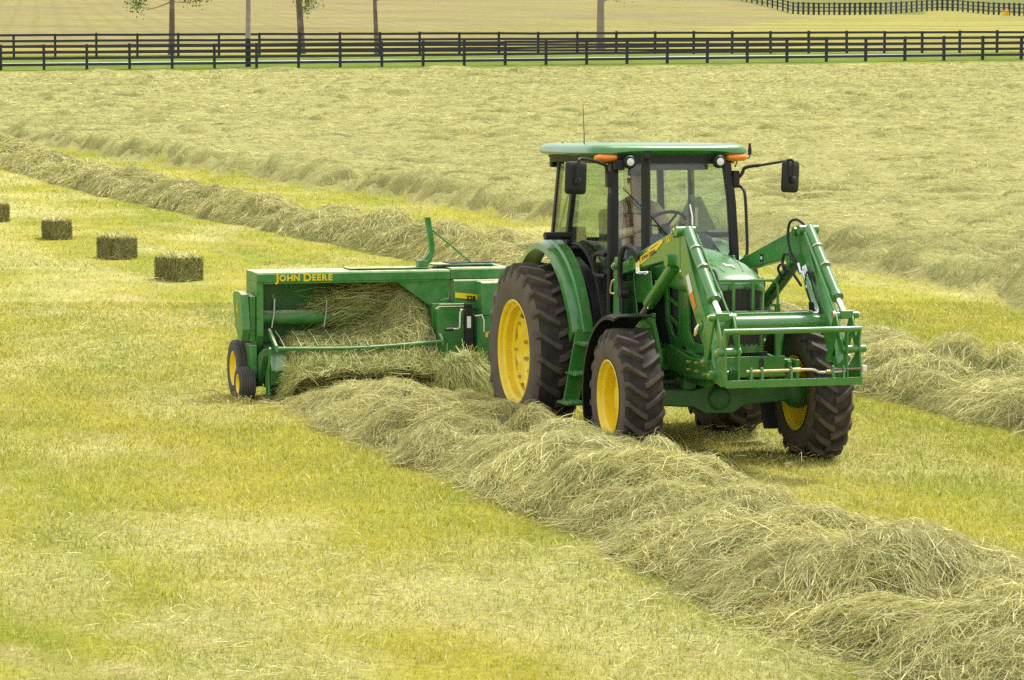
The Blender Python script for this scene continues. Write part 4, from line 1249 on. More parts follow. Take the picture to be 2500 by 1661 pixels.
# lever and spring rod on the roof
lv = bp(MB().prism([(-.855, 1.46), (-.775, 1.50), (-.735, 1.62), (-.735, 1.72), (-.785, 2.02), (-.845, 2.02), (-.795, 1.70), (-.795, 1.62), (-.865, 1.54)], -4.61, -4.54, 'x'), "lever_arm", bevel=.008)
MB().bx(-4.63, -4.50, -.94, -.82, 1.45, 1.53).build("lever_pivot", M_BALER, lv, bevel=.008)
bp(MB().tube([(-4.57, -.77, 1.88), (-4.55, -.43, 1.60)], .012, 7), "tension_rod")
sp = [(-4.55 + .019 * math.cos(t * 9 * 2 * math.pi), -.43 + .16 * t + 0.0, 1.60 - .13 * t + .019 * math.sin(t * 9 * 2 * math.pi)) for t in np.linspace(0, 1, 80)]
bp(MB().tube(sp, .005, 5), "tension_spring", M_BALER)
# bale chamber, tongue
bp(MB().bx(-7.4, -4.9, -.62, -.08, .55, 1.02), "bale_chamber", bevel=.01)
bp(MB().bx(-4.9, -1.25, -.18, .05, .42, .56), "drawbar_tongue", bevel=.01)
bp(MB().cyl((-4.0, -.02, .68), (-1.0, 0, .72), .055, seg=14), "drive_shaft_guard", M_BLACK)
# wheels
def simple_wheel(root, c, hw, R0, Rrim, ribs=5):
    w = part_empty("wheel", root); w.location = Vector(c) - Vector(root.location)
    smooth_tyre((0, 0, 0), hw, R0, Rrim, ribs=ribs).build("tyre", M_SMALLTYRE, w)
    p = [(-hw * .80, Rrim + .004), (-hw * .84, Rrim + .014), (-hw * .90, Rrim + .010), (-hw * .86, Rrim - .008), (-hw * .5, Rrim - .022), (-hw * .30, Rrim * .55), (-hw * .38, Rrim * .30), (-hw * .42, .001)]
    q = [(hw * .80, Rrim + .004), (hw * .86, Rrim - .008), (hw * .2, Rrim - .02), (-hw * .2, Rrim * .5), (-hw * .2, .001)]
    MB().lathe(p, (0, 0, 0), 40).lathe(q, (0, 0, 0), 40).build("rim", M_YELLOW, w)
    hb = MB().cyl((0, -hw * .55, 0), (0, 0, 0), Rrim * .28, seg=14)
    for k in range(5):
        a = k * 2 * math.pi / 5; rr = Rrim * .42
        hb.cyl((rr * math.cos(a), -hw * .46, rr * math.sin(a)), (rr * math.cos(a), -hw * .2, rr * math.sin(a)), .012, seg=6)
    hb.build("hub", M_YELLOW, w)
    return w
simple_wheel(BAL, (-4.38, -2.985, 0.188), .095, .193, .105, 6)
simple_wheel(BAL, (-4.80, -2.93, 0.325), .115, .330, .190, 5)
simple_wheel(BAL, (-5.3, 0.35, 0.40), .14, .40, .20, 5)

# hay riding up the pickup and into the throat
def h_pick(X, Y):
    """heap in front of / inside the baler: rises towards the throat at right"""
    v = (Y + 2.78) / 1.95
    ridge = np.interp(X, [-4.75, -4.55, -4.35, -4.15, -4.0, -3.88, -3.75, -3.5], [0.50, 0.58, 0.60, 0.56, 0.46, 0.36, 0.26, 0.20])
    thr = np.exp(-((Y + 1.10) / 0.34) ** 2) * np.interp(X, [-4.8, -4.6, -4.35, -4.15, -3.95], [0.66, 0.62, 0.40, 0.14, 0.0])
    thr2 = np.exp(-((Y + 1.60) / 0.45) ** 2) * np.interp(X, [-4.8, -4.66, -4.5, -4.3], [0.30, 0.24, 0.03, 0.0])
    edge = np.clip((Y + 2.66) / .14, 0, 1) * np.clip((-0.80 - Y) / .08, 0, 1)
    left = np.interp(Y, [-2.78, -2.4, -1.9], [0.86, 0.95, 1.0])
    return (ridge * left + thr + thr2 + 0.10 * (fbm(X * 4, Y * 3, 301, 3) - .45)) * edge + 0.05
gx, gy = np.meshgrid(np.arange(-4.78, -3.70, .03), np.arange(-2.77, -0.82, .03), indexing='ij')
gz = h_pick(gx, gy) - 0.03
nn_, mm_ = gx.shape
idx = np.arange(nn_ * mm_).reshape(nn_, mm_)
qf = np.stack([idx[:-1, :-1], idx[1:, :-1], idx[1:, 1:], idx[:-1, 1:]], -1).reshape(-1, 4)
colm = (C_HAY1 * .5 + C_HAY2 * .3) * (0.5 + 0.8 * fbm(gx * 6, gy * 6, 13, 3))[..., None]
PH = mesh_np("pickup_hay", np.stack([gx, gy, gz], -1).reshape(-1, 3), qf, M_MATTED, col=colm.reshape(-1, 3), smooth=True)
tag(PH, "hay heaped on the baler's pickup and feeding into its throat", "hay", kind="stuff")
n = 19000
x = g0.uniform(-4.75, -3.74, n); y = g0.uniform(-2.62, -0.84, n)
P, Wd = strands_on(h_pick, x, y, 0.26, 0.0050, 4, g0, lift=0.07, swirl=1.5, fscale=2.0, wild=0.10)
P[..., 0] = np.maximum(P[..., 0], -4.79); P[..., 2] = np.minimum(P[..., 2], np.where(P[..., 0] < -4.28, 1.295, 9))
V, F, Cc = ribbons(P, Wd, hay_colours(len(x), x, y, g0) * np.array([.90, .97, .86]))
o = mesh_np("hay_stems", V, F, M_HAY, parent=PH, col=Cc); o["kind"] = "stuff"
# curtain of hay in the throat, sweeping towards the right
n = 3600
t = g0.random(n)
yy = -2.05 + 1.10 * g0.random(n) ** .6
base = np.stack([g0.uniform(-4.76, -4.42, n), yy, np.interp(yy, [-2.2, -1.7, -1.15, -.9], [.98, 1.08, 1.12, 1.0]) + g0.normal(0, .10, n)], -1)
tt = np.linspace(-.5, .5, 4)
L = g0.uniform(.25, .75, n)
dirv = np.stack([g0.normal(0.05, .15, n), np.ones(n), g0.normal(0.10, .30, n)], -1)
P = base[:, None] + dirv[:, None] * (L[:, None] * tt[None])[..., None]
P[..., 2] -= (0.35 * L[:, None] * (tt[None] ** 2)) + 0.0
P[..., 1] = np.clip(P[..., 1], -2.84, -0.88); P[..., 2] = np.clip(P[..., 2], .62, 1.294); P[..., 0] = np.clip(P[..., 0], -4.79, -4.30)
s = np.stack([g0.normal(0, 1, n), np.zeros(n), g0.normal(0, 1, n)], -1); s /= np.linalg.norm(s, axis=1)[:, None]
V, F, Cc = ribbons(P, s * .0028, hay_colours(n, base[:, 0], base[:, 1], g0) * np.array([.88, .96, .84]))
o = mesh_np("hay_stems", V, F, M_HAY, parent=PH, col=Cc); o["kind"] = "stuff"
# hay hanging below the guard down to the windrow, and the tuft bunched at the jack
n = 6500
yy = g0.uniform(-2.60, -.86, n)
z0 = g0.uniform(.05, .44, n)
base = np.stack([-3.93 + .10 * (z0 - .3) + g0.normal(0, .06, n), yy, z0], -1)
ang = g0.normal(0, .9, n)
dirv = np.stack([g0.normal(.1, .25, n), np.sin(ang), np.cos(ang)], -1)
L = g0.uniform(.12, .36, n)
P = base[:, None] + dirv[:, None] * (L[:, None] * tt[None])[..., None]
P[..., 0] += 0.10 * (0.25 - tt[None] ** 2)
P[..., 2] = np.maximum(P[..., 2], .01)
s = np.stack([g0.normal(0, .3, n), np.cos(ang), -np.sin(ang)], -1)
V, F, Cc = ribbons(P, s * .0032, hay_colours(n, base[:, 0], base[:, 1], g0) * np.array([.88, .96, .84]))
o = mesh_np("hay_stems", V, F, M_HAY, parent=PH, col=Cc); o["kind"] = "stuff"
n = 4500
a = g0.uniform(0, 2 * math.pi, n); ph = np.abs(g0.normal(0, .75, n))
nrm = np.stack([np.sin(ph) * np.cos(a), np.sin(ph) * np.sin(a), np.cos(ph)], -1)
base = np.array([-3.35, -0.72, 0.16]) + nrm * np.array([.42, .36, .34]) * g0.uniform(.72, 1.04, (n, 1))
tang = np.stack([-np.sin(a) * .5 + np.cos(a) * np.cos(ph), np.cos(a) * .5 + np.sin(a) * np.cos(ph), -np.sin(ph)], -1) + g0.normal(0, .35, (n, 3))
L = g0.uniform(.14, .42, n)
P = base[:, None] + tang[:, None] * (L[:, None] * tt[None])[..., None]
P = P - nrm[:, None] * (0.5 * L[:, None] * tt[None] ** 2)[..., None]
P[..., 2] = np.maximum(P[..., 2], .01)
s = np.cross(tang, nrm); s /= np.linalg.norm(s, axis=1)[:, None] + 1e-6
V, F, Cc = ribbons(P, s * .0028, hay_colours(n, base[:, 0], base[:, 1], g0) * np.array([.88, .96, .84]))
o = mesh_np("hay_stems", V, F, M_HAY, parent=PH, col=Cc); o["kind"] = "stuff"
# ------------------------------------------------------------------ tractor
TR = thing("tractor", "green tractor with yellow wheels, glazed cab and raised front loader frame, towing a baler", "tractor", (0, 0, 0))
def tp(mb, name, m=M_GREEN, **k): return mb.build(name, m, TR, **k)

# ---- wheels
def big_wheel(c, side, hw, R0, Rrim, lugH, N, da, rear, steer=0.0):
    w = part_empty("wheel", TR); w.location = c; w.rotation_euler = (0, 0, steer)
    body, lugs = ag_tyre((0, 0, 0), hw, R0, Rrim, lugH, N, da, lugw=0.060 if rear else 0.050)
    ty = body.build("tyre", M_SIDEWALL, w, angle=50)
    # tread band and lugs share the tyre mesh; gap shade put into the darker tread
    me = ty.data; me.materials.append(M_TYRE); me.materials.append(M_LUG)
    nb = len(me.polygons)
    for p in me.polygons:
        cc = p.center
        if math.hypot(cc.x, cc.z) > R0 - .028: p.material_index = 1
    lo = lugs.build("tyre_lugs", M_TYRE, None, angle=30)
    bm = bmesh.new(); bm.from_mesh(me)
    m0 = len(bm.faces)
    bm.from_mesh(lo.data); bm.faces.ensure_lookup_table()
    for i in range(m0, len(bm.faces)): bm.faces[i].material_index = 2
    bm.to_mesh(me); bm.free()
    lm = lo.data; bpy.data.objects.remove(lo); bpy.data.meshes.remove(lm)
    me.set_sharp_from_angle(angle=R(38))
    s = side
    f = hw * (0.90 if rear else 0.95)
    if rear:
        prof = [(f, Rrim + .012), (f + .006, Rrim + .020), (f + .010, Rrim + .006), (f - .004, Rrim - .010), (f - .035, Rrim - .020), (f - .055, Rrim - .045), (f - .12, Rrim - .050),
                (f - .14, Rrim - .085), (f - .21, Rrim - .090), (f - .225, Rrim - .075), (-f, Rrim - .02), (-f - .01, Rrim + .015)]
    else:
        prof = [(f, Rrim + .010), (f + .006, Rrim + .017), (f + .009, Rrim + .005), (f - .004, Rrim - .008), (f - .030, Rrim - .016), (f - .05, Rrim - .040), (f - .20, Rrim - .048), (-f + .03, Rrim - .03), (-f, Rrim - .006), (-f - .008, Rrim + .014)]
    MB().lathe([(y * s, r) for y, r in prof], (0, 0, 0), 64).build("rim", M_YELLOW, w, angle=30)
    if rear:
        d0 = f - .16
        dk = MB()
        pts = []
        n = 96
        for k in range(n):
            a = 2 * math.pi * k / n
            lob = 0.5 + 0.5 * math.cos(8 * a)
            rr = Rrim - .088 - .075 * (1 - lob) ** 2
            pts.append((rr * math.cos(a), rr * math.sin(a)))
        hole = [(0.165 * math.cos(2 * math.pi * k / n), 0.165 * math.sin(2 * math.pi * k / n)) for k in range(n)]
        def ring(A, B, yA, yB, th):
            vs = [(p[0], yA, p[1]) for p in A] + [(p[0], yB, p[1]) for p in B] + [(p[0], yA - th * s, p[1]) for p in A] + [(p[0], yB - th * s, p[1]) for p in B]
            fs = []
            for k in range(n):
                j = (k + 1) % n
                fs += [(k, j, n + j, n + k), (2 * n + k, 3 * n + k, 3 * n + j, 2 * n + j), (k, 2 * n + k, 2 * n + j, j), (n + k, n + j, 3 * n + j, 3 * n + k)]
            dk.add(vs, fs)
        mid = [(0.29 * math.cos(2 * math.pi * k / n), 0.29 * math.sin(2 * math.pi * k / n)) for k in range(n)]
        ring(pts, mid, (d0 + .02) * s, (d0 - .01) * s, .014)
        ring(mid, hole, (d0 - .01) * s, (d0 - .07) * s, .014)
        dk.build("wheel_disc", M_YELLOW, w, angle=30)
        hb = MB().cyl((0, (d0 - .17) * s, 0), (0, (d0 - .02) * s, 0), .060, seg=20)
        hb.cyl((0, (d0 - .17) * s, 0), (0, (d0 - .10) * s, 0), .150, seg=28)
        hb.build("hub", M_YELLOW, w)
        for k in range(8):
            bl = MB()
            a = 2 * math.pi * (k + .5) / 8
            bl.cyl((.215 * math.cos(a), (d0 - .06) * s, .215 * math.sin(a)), (.215 * math.cos(a), (d0 - .005) * s, .215 * math.sin(a)), .020, seg=6)
            bl.build("wheel_bolt", M_STEEL, w)
            bl = MB()
            a = 2 * math.pi * k / 8
            bl.cyl((.375 * math.cos(a), (d0 - .02) * s, .375 * math.sin(a)), (.375 * math.cos(a), (d0 + .035) * s, .375 * math.sin(a)), .018, seg=6)
            bl.build("wheel_bolt", M_STEEL, w)
    else:
        d0 = f - .12
        MB().lathe([((d0 - .02) * s, Rrim - .046), ((d0 - .03) * s, Rrim - .10), ((d0 - .055) * s, .15), ((d0 - .055) * s, .10)], (0, 0, 0), 56).build("wheel_disc", M_YELLOW, w, angle=30)
        MB().lathe([((d0 - .055) * s, .112), ((d0 + .02) * s, .108), ((d0 + .034) * s, .096), ((d0 + .038) * s, .03), ((d0 + .038) * s, .0005)], (0, 0, 0), 36).build("hub", M_YELLOW, w, angle=30)
        for k in range(8):
            bl = MB()
            a = 2 * math.pi * (k + .5) / 8
            bl.cyl((.145 * math.cos(a), (d0 - .06) * s, .145 * math.sin(a)), (.145 * math.cos(a), (d0 - .03) * s, .145 * math.sin(a)), .012, seg=6)
            bl.build("wheel_bolt", M_YELLOW, w)
    return w

for s in (-1, 1):
    big_wheel((0, s * 1.02, .835), s, .225, .828, .505, .052, 23, .15, True)
    big_wheel((2.42, s * .915, .60), s, .185, .587, .335, .046, 21, .19, False, steer=R(-3))

# ---- driveline: frame, engine, axles
tp(MB().bx(-.55, 1.35, -.30, .30, .50, 1.10), "transmission_housing", M_GREEN_CAST, bevel=.03)
tp(MB().bx(1.30, 2.62, -.22, .22, .72, 1.52), "engine_block", M_DARK, bevel=.02)
for s in (-1, 1):
    tp(MB().prism([(1.25, .74), (1.25, 1.02), (2.0, 1.04), (2.9, .985), (3.26, .97), (3.26, .84), (2.95, .72), (2.2, .74)], s * .31, s * .345), "frame_rail", bevel=.005)
    ra = MB().cyl((0, s * .28, .835), (0, s * .80, .835), .17, .13, seg=24); tp(ra, "rear_axle_housing", M_GREEN_CAST)
# loader mount plates on the frame
for s in (-1, 1):
    tp(MB().prism([(1.30, .70), (1.30, 1.28), (2.02, 1.28), (2.10, 1.00), (2.05, .68)], s * .50, s * .535), "mounting_plate", bevel=.006)
    tp(MB().bx(1.38, 1.98, min(s * .345, s * .50), max(s * .345, s * .50), .80, 1.00), "mounting_bracket", bevel=.008)
    br = MB().prism([(2.02, 1.02), (2.14, 1.05), (2.62, .975), (3.30, .985), (3.30, .82), (2.60, .78), (2.10, .84)], s * .37, s * .40)
    o = tp(br, "side_brace", bevel=.006)
    for (xx, zz) in [(2.62, .93), (2.62, .86), (2.82, .935), (2.82, .86), (3.02, .93), (3.02, .85)]:
        MB().cyl((xx, s * .40, zz), (xx, s * .418, zz), .017, seg=6).build("bolt", M_BRASS, o)
# front plate with slot
fp = tp(MB().prism([(-.285, .845), (-.285, 1.018), (.285, 1.018), (.285, .845)], 3.205, 3.235, 'x'), "front_support_plate", bevel=.004)
MB().prism([(.06 + .026 * math.cos(a), .93 + (.045 if math.sin(a) > 0 else -.045) + .026 * math.sin(a)) for a in np.linspace(0, 2 * math.pi, 18, endpoint=False)], 3.2355, 3.238, 'x').build("slot", M_DARK, fp)
tp(MB().bx(2.86, 3.205, -.36, .36, .83, .985), "front_frame", bevel=.01)
for yy in (-.20, -.02, .18):
    tp(MB().bx(2.8, 3.2, yy - .03, yy + .03, .80, .83), "frame_foot", M_DARK)
# front axle
ax = MB()
ax.loft([[(2.42 + dx, y, z) for dx, z in sec] for y, sec in [
    (-.72, [(-.07, .53), (.07, .53), (.07, .66), (-.07, .66)]), (-.30, [(-.08, .50), (.08, .50), (.08, .66), (-.08, .66)]), (-.19, [(-.11, .44), (.11, .44), (.11, .70), (-.11, .70)]),
    (.08, [(-.11, .44), (.11, .44), (.11, .70), (-.11, .70)]), (.20, [(-.08, .51), (.08, .51), (.08, .67), (-.08, .67)]), (.72, [(-.07, .54), (.07, .54), (.07, .67), (-.07, .67)])]])
axo = tp(ax, "front_axle", M_GREEN_CAST, bevel=.018)
MB().loft([[(x_, -.06 + .15 * math.cos(a) * k, .58 + .15 * math.sin(a) * k) for a in np.linspace(0, 2 * math.pi, 14, endpoint=False)] for x_, k in ((2.28, .6), (2.35, .9), (2.48, .9), (2.55, .70), (2.57, .5))]).build("differential", M_GREEN_CAST, axo)
MB().cyl((2.495, -.315, .58), (2.502, -.315, .58), .045, seg=20).build("casting_boss", M_GREEN_CAST, axo)
for yy in (-.32, .22):
    MB().prism([(yy - .07, .66), (yy - .045, .84), (yy + .045, .84), (yy + .07, .66)], 2.38, 2.46, 'x').build("axle_pivot", M_GREEN_CAST, axo, bevel=.006)
for s in (-1, 1):
    kn = MB()
    kn.loft([[(2.42 + .115 * k * math.cos(a), s * y, .60 + .135 * k * math.sin(a)) for a in np.linspace(0, 2 * math.pi, 18, endpoint=False)] for y, k in ((.62, .55), (.68, .95), (.76, 1.1), (.82, 1.0), (.86, .8))])
    kn.bx(2.36, 2.48, s * .66 - .05, s * .66 + .05, .74, .80)
    MB_ = kn.build("knuckle", M_GREEN_CAST, axo)
    MB().tube([(2.30, s * .10, .72), (2.28, s * .45, .715), (2.25, s * .70, .70)], .022, 8).build("tie_rod", M_DARK, axo)
    MB().cyl((2.31, s * .18, .725), (2.30, s * .40, .72), .040, seg=14).build("steering_cylinder", M_GREEN_CAST, axo)

# ---- hood
def hood_sec(x, hw_, zt, zs, crown):
    pts = []
    for k in range(17):
        t = -1 + 2 * k / 16
        yy = hw_ * math.sin(t * math.pi / 2) if abs(t) < 1 else hw_ * t
        zz = zs + (zt - zs) * (1 - abs(t) ** 2.6)
        pts.append((x, yy, zz))
    return pts
hs = []
for (x_, hw_, zt, zs) in [(1.30, .36, 1.935, 1.62), (1.60, .36, 1.925, 1.62), (2.0, .358, 1.895, 1.60), (2.4, .345, 1.835, 1.575), (2.62, .325, 1.782, 1.56), (2.76, .290, 1.730, 1.575), (2.84, .235, 1.685, 1.60), (2.865, .17, 1.655, 1.615)]:
    top = hood_sec(x_, hw_, zt, zs, 0)
    hs.append(top + [(x_, hw_ * .96, zs - .03), (x_, -hw_ * .96, zs - .03)])
hood = tp(MB().loft(hs), "engine_hood", bevel=0.0, angle=50)
# raised centre panel lines and the silver badge, painted white for its bright reflection
bdg = [(px * .75, pz * .9) for px, pz in deer]
bv = MB(); 
def hood_z(x_, y_):
    zt = np.interp(x_, [1.3, 2.0, 2.4, 2.62, 2.76, 2.84], [1.935, 1.895, 1.835, 1.782, 1.730, 1.685]); zs_ = np.interp(x_, [1.3, 2.0, 2.4, 2.62, 2.76, 2.84], [1.62, 1.60, 1.575, 1.56, 1.575, 1.60])
    hw_ = np.interp(x_, [1.3, 2.0, 2.4, 2.62, 2.76, 2.84], [.36, .358, .345, .325, .29, .235])
    t = math.asin(max(-1, min(1, y_ / hw_))) / (math.pi / 2)
    return zs_ + (zt - zs_) * (1 - abs(t) ** 2.6)
vs = [(2.60 - pz * 1.2, -px * 1.6, float(hood_z(2.60 - pz * 1.2, -px * 1.6)) + .012) for px, pz in bdg]
vs2 = [(a, b, c - .02) for a, b, c in vs]
nb = len(vs)
bv.add(vs + vs2, [tuple(range(nb)), tuple(range(nb, 2 * nb))[::-1]] + [(i, (i + 1) % nb, nb + (i + 1) % nb, nb + i) for i in range(nb)])
bv.build("hood_badge", M_WHITE, hood)
for s in (-1, 1):
    rid = [(x_, s * yy, float(hood_z(x_, s * yy)) + .001) for x_, yy in [(1.45, .20), (1.9, .19), (2.3, .165), (2.55, .13), (2.72, .09)]]
    MB().tube(catmull(rid, 4), .006, 6).build("hood_crease", M_GREEN, hood)
# side panels with openings
GY = .335
def frame_poly(outer, inner, y0, y1, m, name, parent):
    """plate with a hole: outer and inner loops with the same point count"""
    n = len(outer); b = MB()
    vs = [(p[0], y0, p[1]) for p in outer] + [(p[0], y0, p[1]) for p in inner] + [(p[0], y1, p[1]) for p in outer] + [(p[0], y1, p[1]) for p in inner]
    fs = []
    for i in range(n):
        j = (i + 1) % n
        fs += [(i, j, n + j, n + i), (2 * n + i, 3 * n + i, 3 * n + j, 2 * n + j), (i, 2 * n + i, 2 * n + j, j), (n + i, n + j, 3 * n + j, 3 * n + i)]
    b.add(vs, fs)
    return b.build(name, m, parent, bevel=.004)
for s in (-1, 1):
    y0, y1 = s * (GY - .03), s * GY
    out1 = [(1.82, 1.60), (2.00, 1.69), (2.26, 1.70), (2.34, 1.66), (2.34, 1.30), (2.33, 1.12), (2.28, 1.03), (2.10, 1.00), (1.97, 1.06), (1.86, 1.25)]
    in1 = [(1.90, 1.56), (2.04, 1.625), (2.17, 1.635), (2.20, 1.60), (2.19, 1.30), (2.18, 1.17), (2.15, 1.12), (2.10, 1.115), (2.03, 1.15), (1.94, 1.28)]
    sp_ = frame_poly(out1, in1, y0, y1, M_GREEN, "side_panel", TR)
    for (xa, za, xb, zb) in [(1.90, 1.475, 2.21, 1.40), (1.90, 1.315, 2.20, 1.215)]:
        dxx, dzz = xb - xa, zb - za; L_ = math.hypot(dxx, dzz); ox, oz = -dzz / L_ * .014, dxx / L_ * .014
        MB().prism([(xa - ox, za - oz), (xb - ox, zb - oz), (xb + ox, zb + oz), (xa + ox, za + oz)], s * (GY - .025), s * (GY - .004)).build("panel_bar", M_GREEN, sp_)
    out2 = [(2.34, 1.655), (2.50, 1.64), (2.72, 1.60), (2.82, 1.58), (2.845, 1.40), (2.845, 1.16), (2.84, 1.06), (2.70, 1.01), (2.45, 1.00), (2.34, 1.05)]
    in2 = [(2.42, 1.585), (2.52, 1.575), (2.70, 1.555), (2.79, 1.54), (2.81, 1.40), (2.81, 1.20), (2.80, 1.105), (2.70, 1.09), (2.54, 1.10), (2.44, 1.20)]
    # the front panel bends round towards the nose
    b = MB(); n_ = len(out2)
    def yb(x_, dy): return s * (np.interp(x_, [2.34, 2.55, 2.70, 2.80, 2.85], [GY, .325, .305, .265, .225]) - dy)
    vs = [(p[0], yb(p[0], 0), p[1]) for p in out2] + [(p[0], yb(p[0], 0), p[1]) for p in in2] + [(p[0], yb(p[0], .03), p[1]) for p in out2] + [(p[0], yb(p[0], .03), p[1]) for p in in2]
    fs = []
    for i in range(n_):
        j = (i + 1) % n_
        fs += [(i, j, n_ + j, n_ + i), (2 * n_ + i, 3 * n_ + i, 3 * n_ + j, 2 * n_ + j), (i, 2 * n_ + i, 2 * n_ + j, j), (n_ + i, n_ + j, 3 * n_ + j, 3 * n_ + i)]
    b.add(vs, fs)
    b.build("side_panel", M_GREEN, TR, bevel=.004)
    # screens behind the openings, ribbed
    for (xa, xb, za, zb, off) in [(1.86, 2.28, 1.08, 1.66, .045)]:
        g_ = MB().bx(xa, xb, s * (GY - off), s * (GY - off - .01), za, zb)
        go = g_.build("side_screen", M_GRILLE, TR)
    xs_ = np.linspace(2.38, 2.84, 24)
    b = MB()
    prof_ = [(x_, s * (abs(yb(x_, .045)) + (.006 if i % 4 in (1, 2) else 0))) for i, x_ in enumerate(xs_)]
    b.loft([[(x_, y_, 1.06), (x_, y_, 1.60), (x_, y_ - s * .008, 1.60), (x_, y_ - s * .008, 1.06)] for x_, y_ in prof_])
    b.build("side_screen", M_GRILLE, TR, angle=15)
text_mesh("model_number", "6", 0.055, M_DECAL_Y, TR, (2.36, -GY - .004, 1.655), (1, 0, 0), (0, 0, 1), bold=.002)
dyl = MB().prism([(2.08, 1.775), (2.26, 1.79), (2.34, 1.735), (2.20, 1.70)], -.372, -.368); dyl.build("hood_decal", M_DECAL_Y, TR)
# front grille
gx_ = MB()
ys_ = np.linspace(-.23, .23, 46)
gx_.loft([[(2.868 - .9 * yy * yy * .9 + (.008 if i % 5 in (1, 2, 3) else 0), yy, 1.085), (2.868 - .81 * yy * yy + (.008 if i % 5 in (1, 2, 3) else 0), yy, 1.60), (2.80, yy, 1.60), (2.80, yy, 1.085)] for i, yy in enumerate(ys_)])
gr = tp(gx_, "front_grille", M_GRILLE, angle=15)
MB().prism([(2.855, 1.395), (2.885, 1.40), (2.885, 1.415), (2.855, 1.42)], -.20, .20).build("grille_bar", M_BLACK, gr)
tp(MB().loft([[(2.86 - .8 * yy * yy + .012, yy, z) for z in (1.02, 1.10)] + [(2.78, yy, 1.10), (2.78, yy, 1.02)] for yy in np.linspace(-.24, .24, 13)]), "chin_panel", angle=40)
tp(MB().bx(2.3, 2.8, -.30, .30, .985, 1.02), "radiator_tray", M_DARK)
MB().bx(2.884, 2.889, .19, .21, 1.12, 1.20).build("latch", M_CHROME, gr)
tp(MB().bx(2.888, 2.894, -.05, .17, 1.348, 1.372), "grille_plate", M_STEEL)

# brush guard in front of the grille
gd = MB()
gp = []
r_ = .05
gd.tube(catmull([(2.94, -.34, 1.30), (2.94, -.34, 1.60), (2.94, -.31, 1.672), (2.94, -.2, 1.68), (2.94, .2, 1.676), (2.94, .30, 1.665), (2.94, .335, 1.60), (2.94, .335, 1.30)], 4), .013, 8)
gdo = tp(gd, "brush_guard")
MB().tube([(2.94, -.34, 1.395), (2.94, .335, 1.39)], .013, 8).build("guard_bar", M_GREEN, gdo)
for yy in (-.092, .094):
    MB().bx(2.93, 2.95, yy - .014, yy + .014, 1.395, 1.672).build("guard_bar", M_GREEN, gdo)
for s in (-1, 1):
    MB().bx(2.92, 2.96, s * .335 - .02, s * .335 + .02, .98, 1.46).build("guard_leg", M_GREEN, gdo, bevel=.004)
    MB().bx(2.90, 2.95, s * .30 - .03, s * .30 + .03, 1.44, 1.46).build("guard_tab", M_GREEN, gdo)

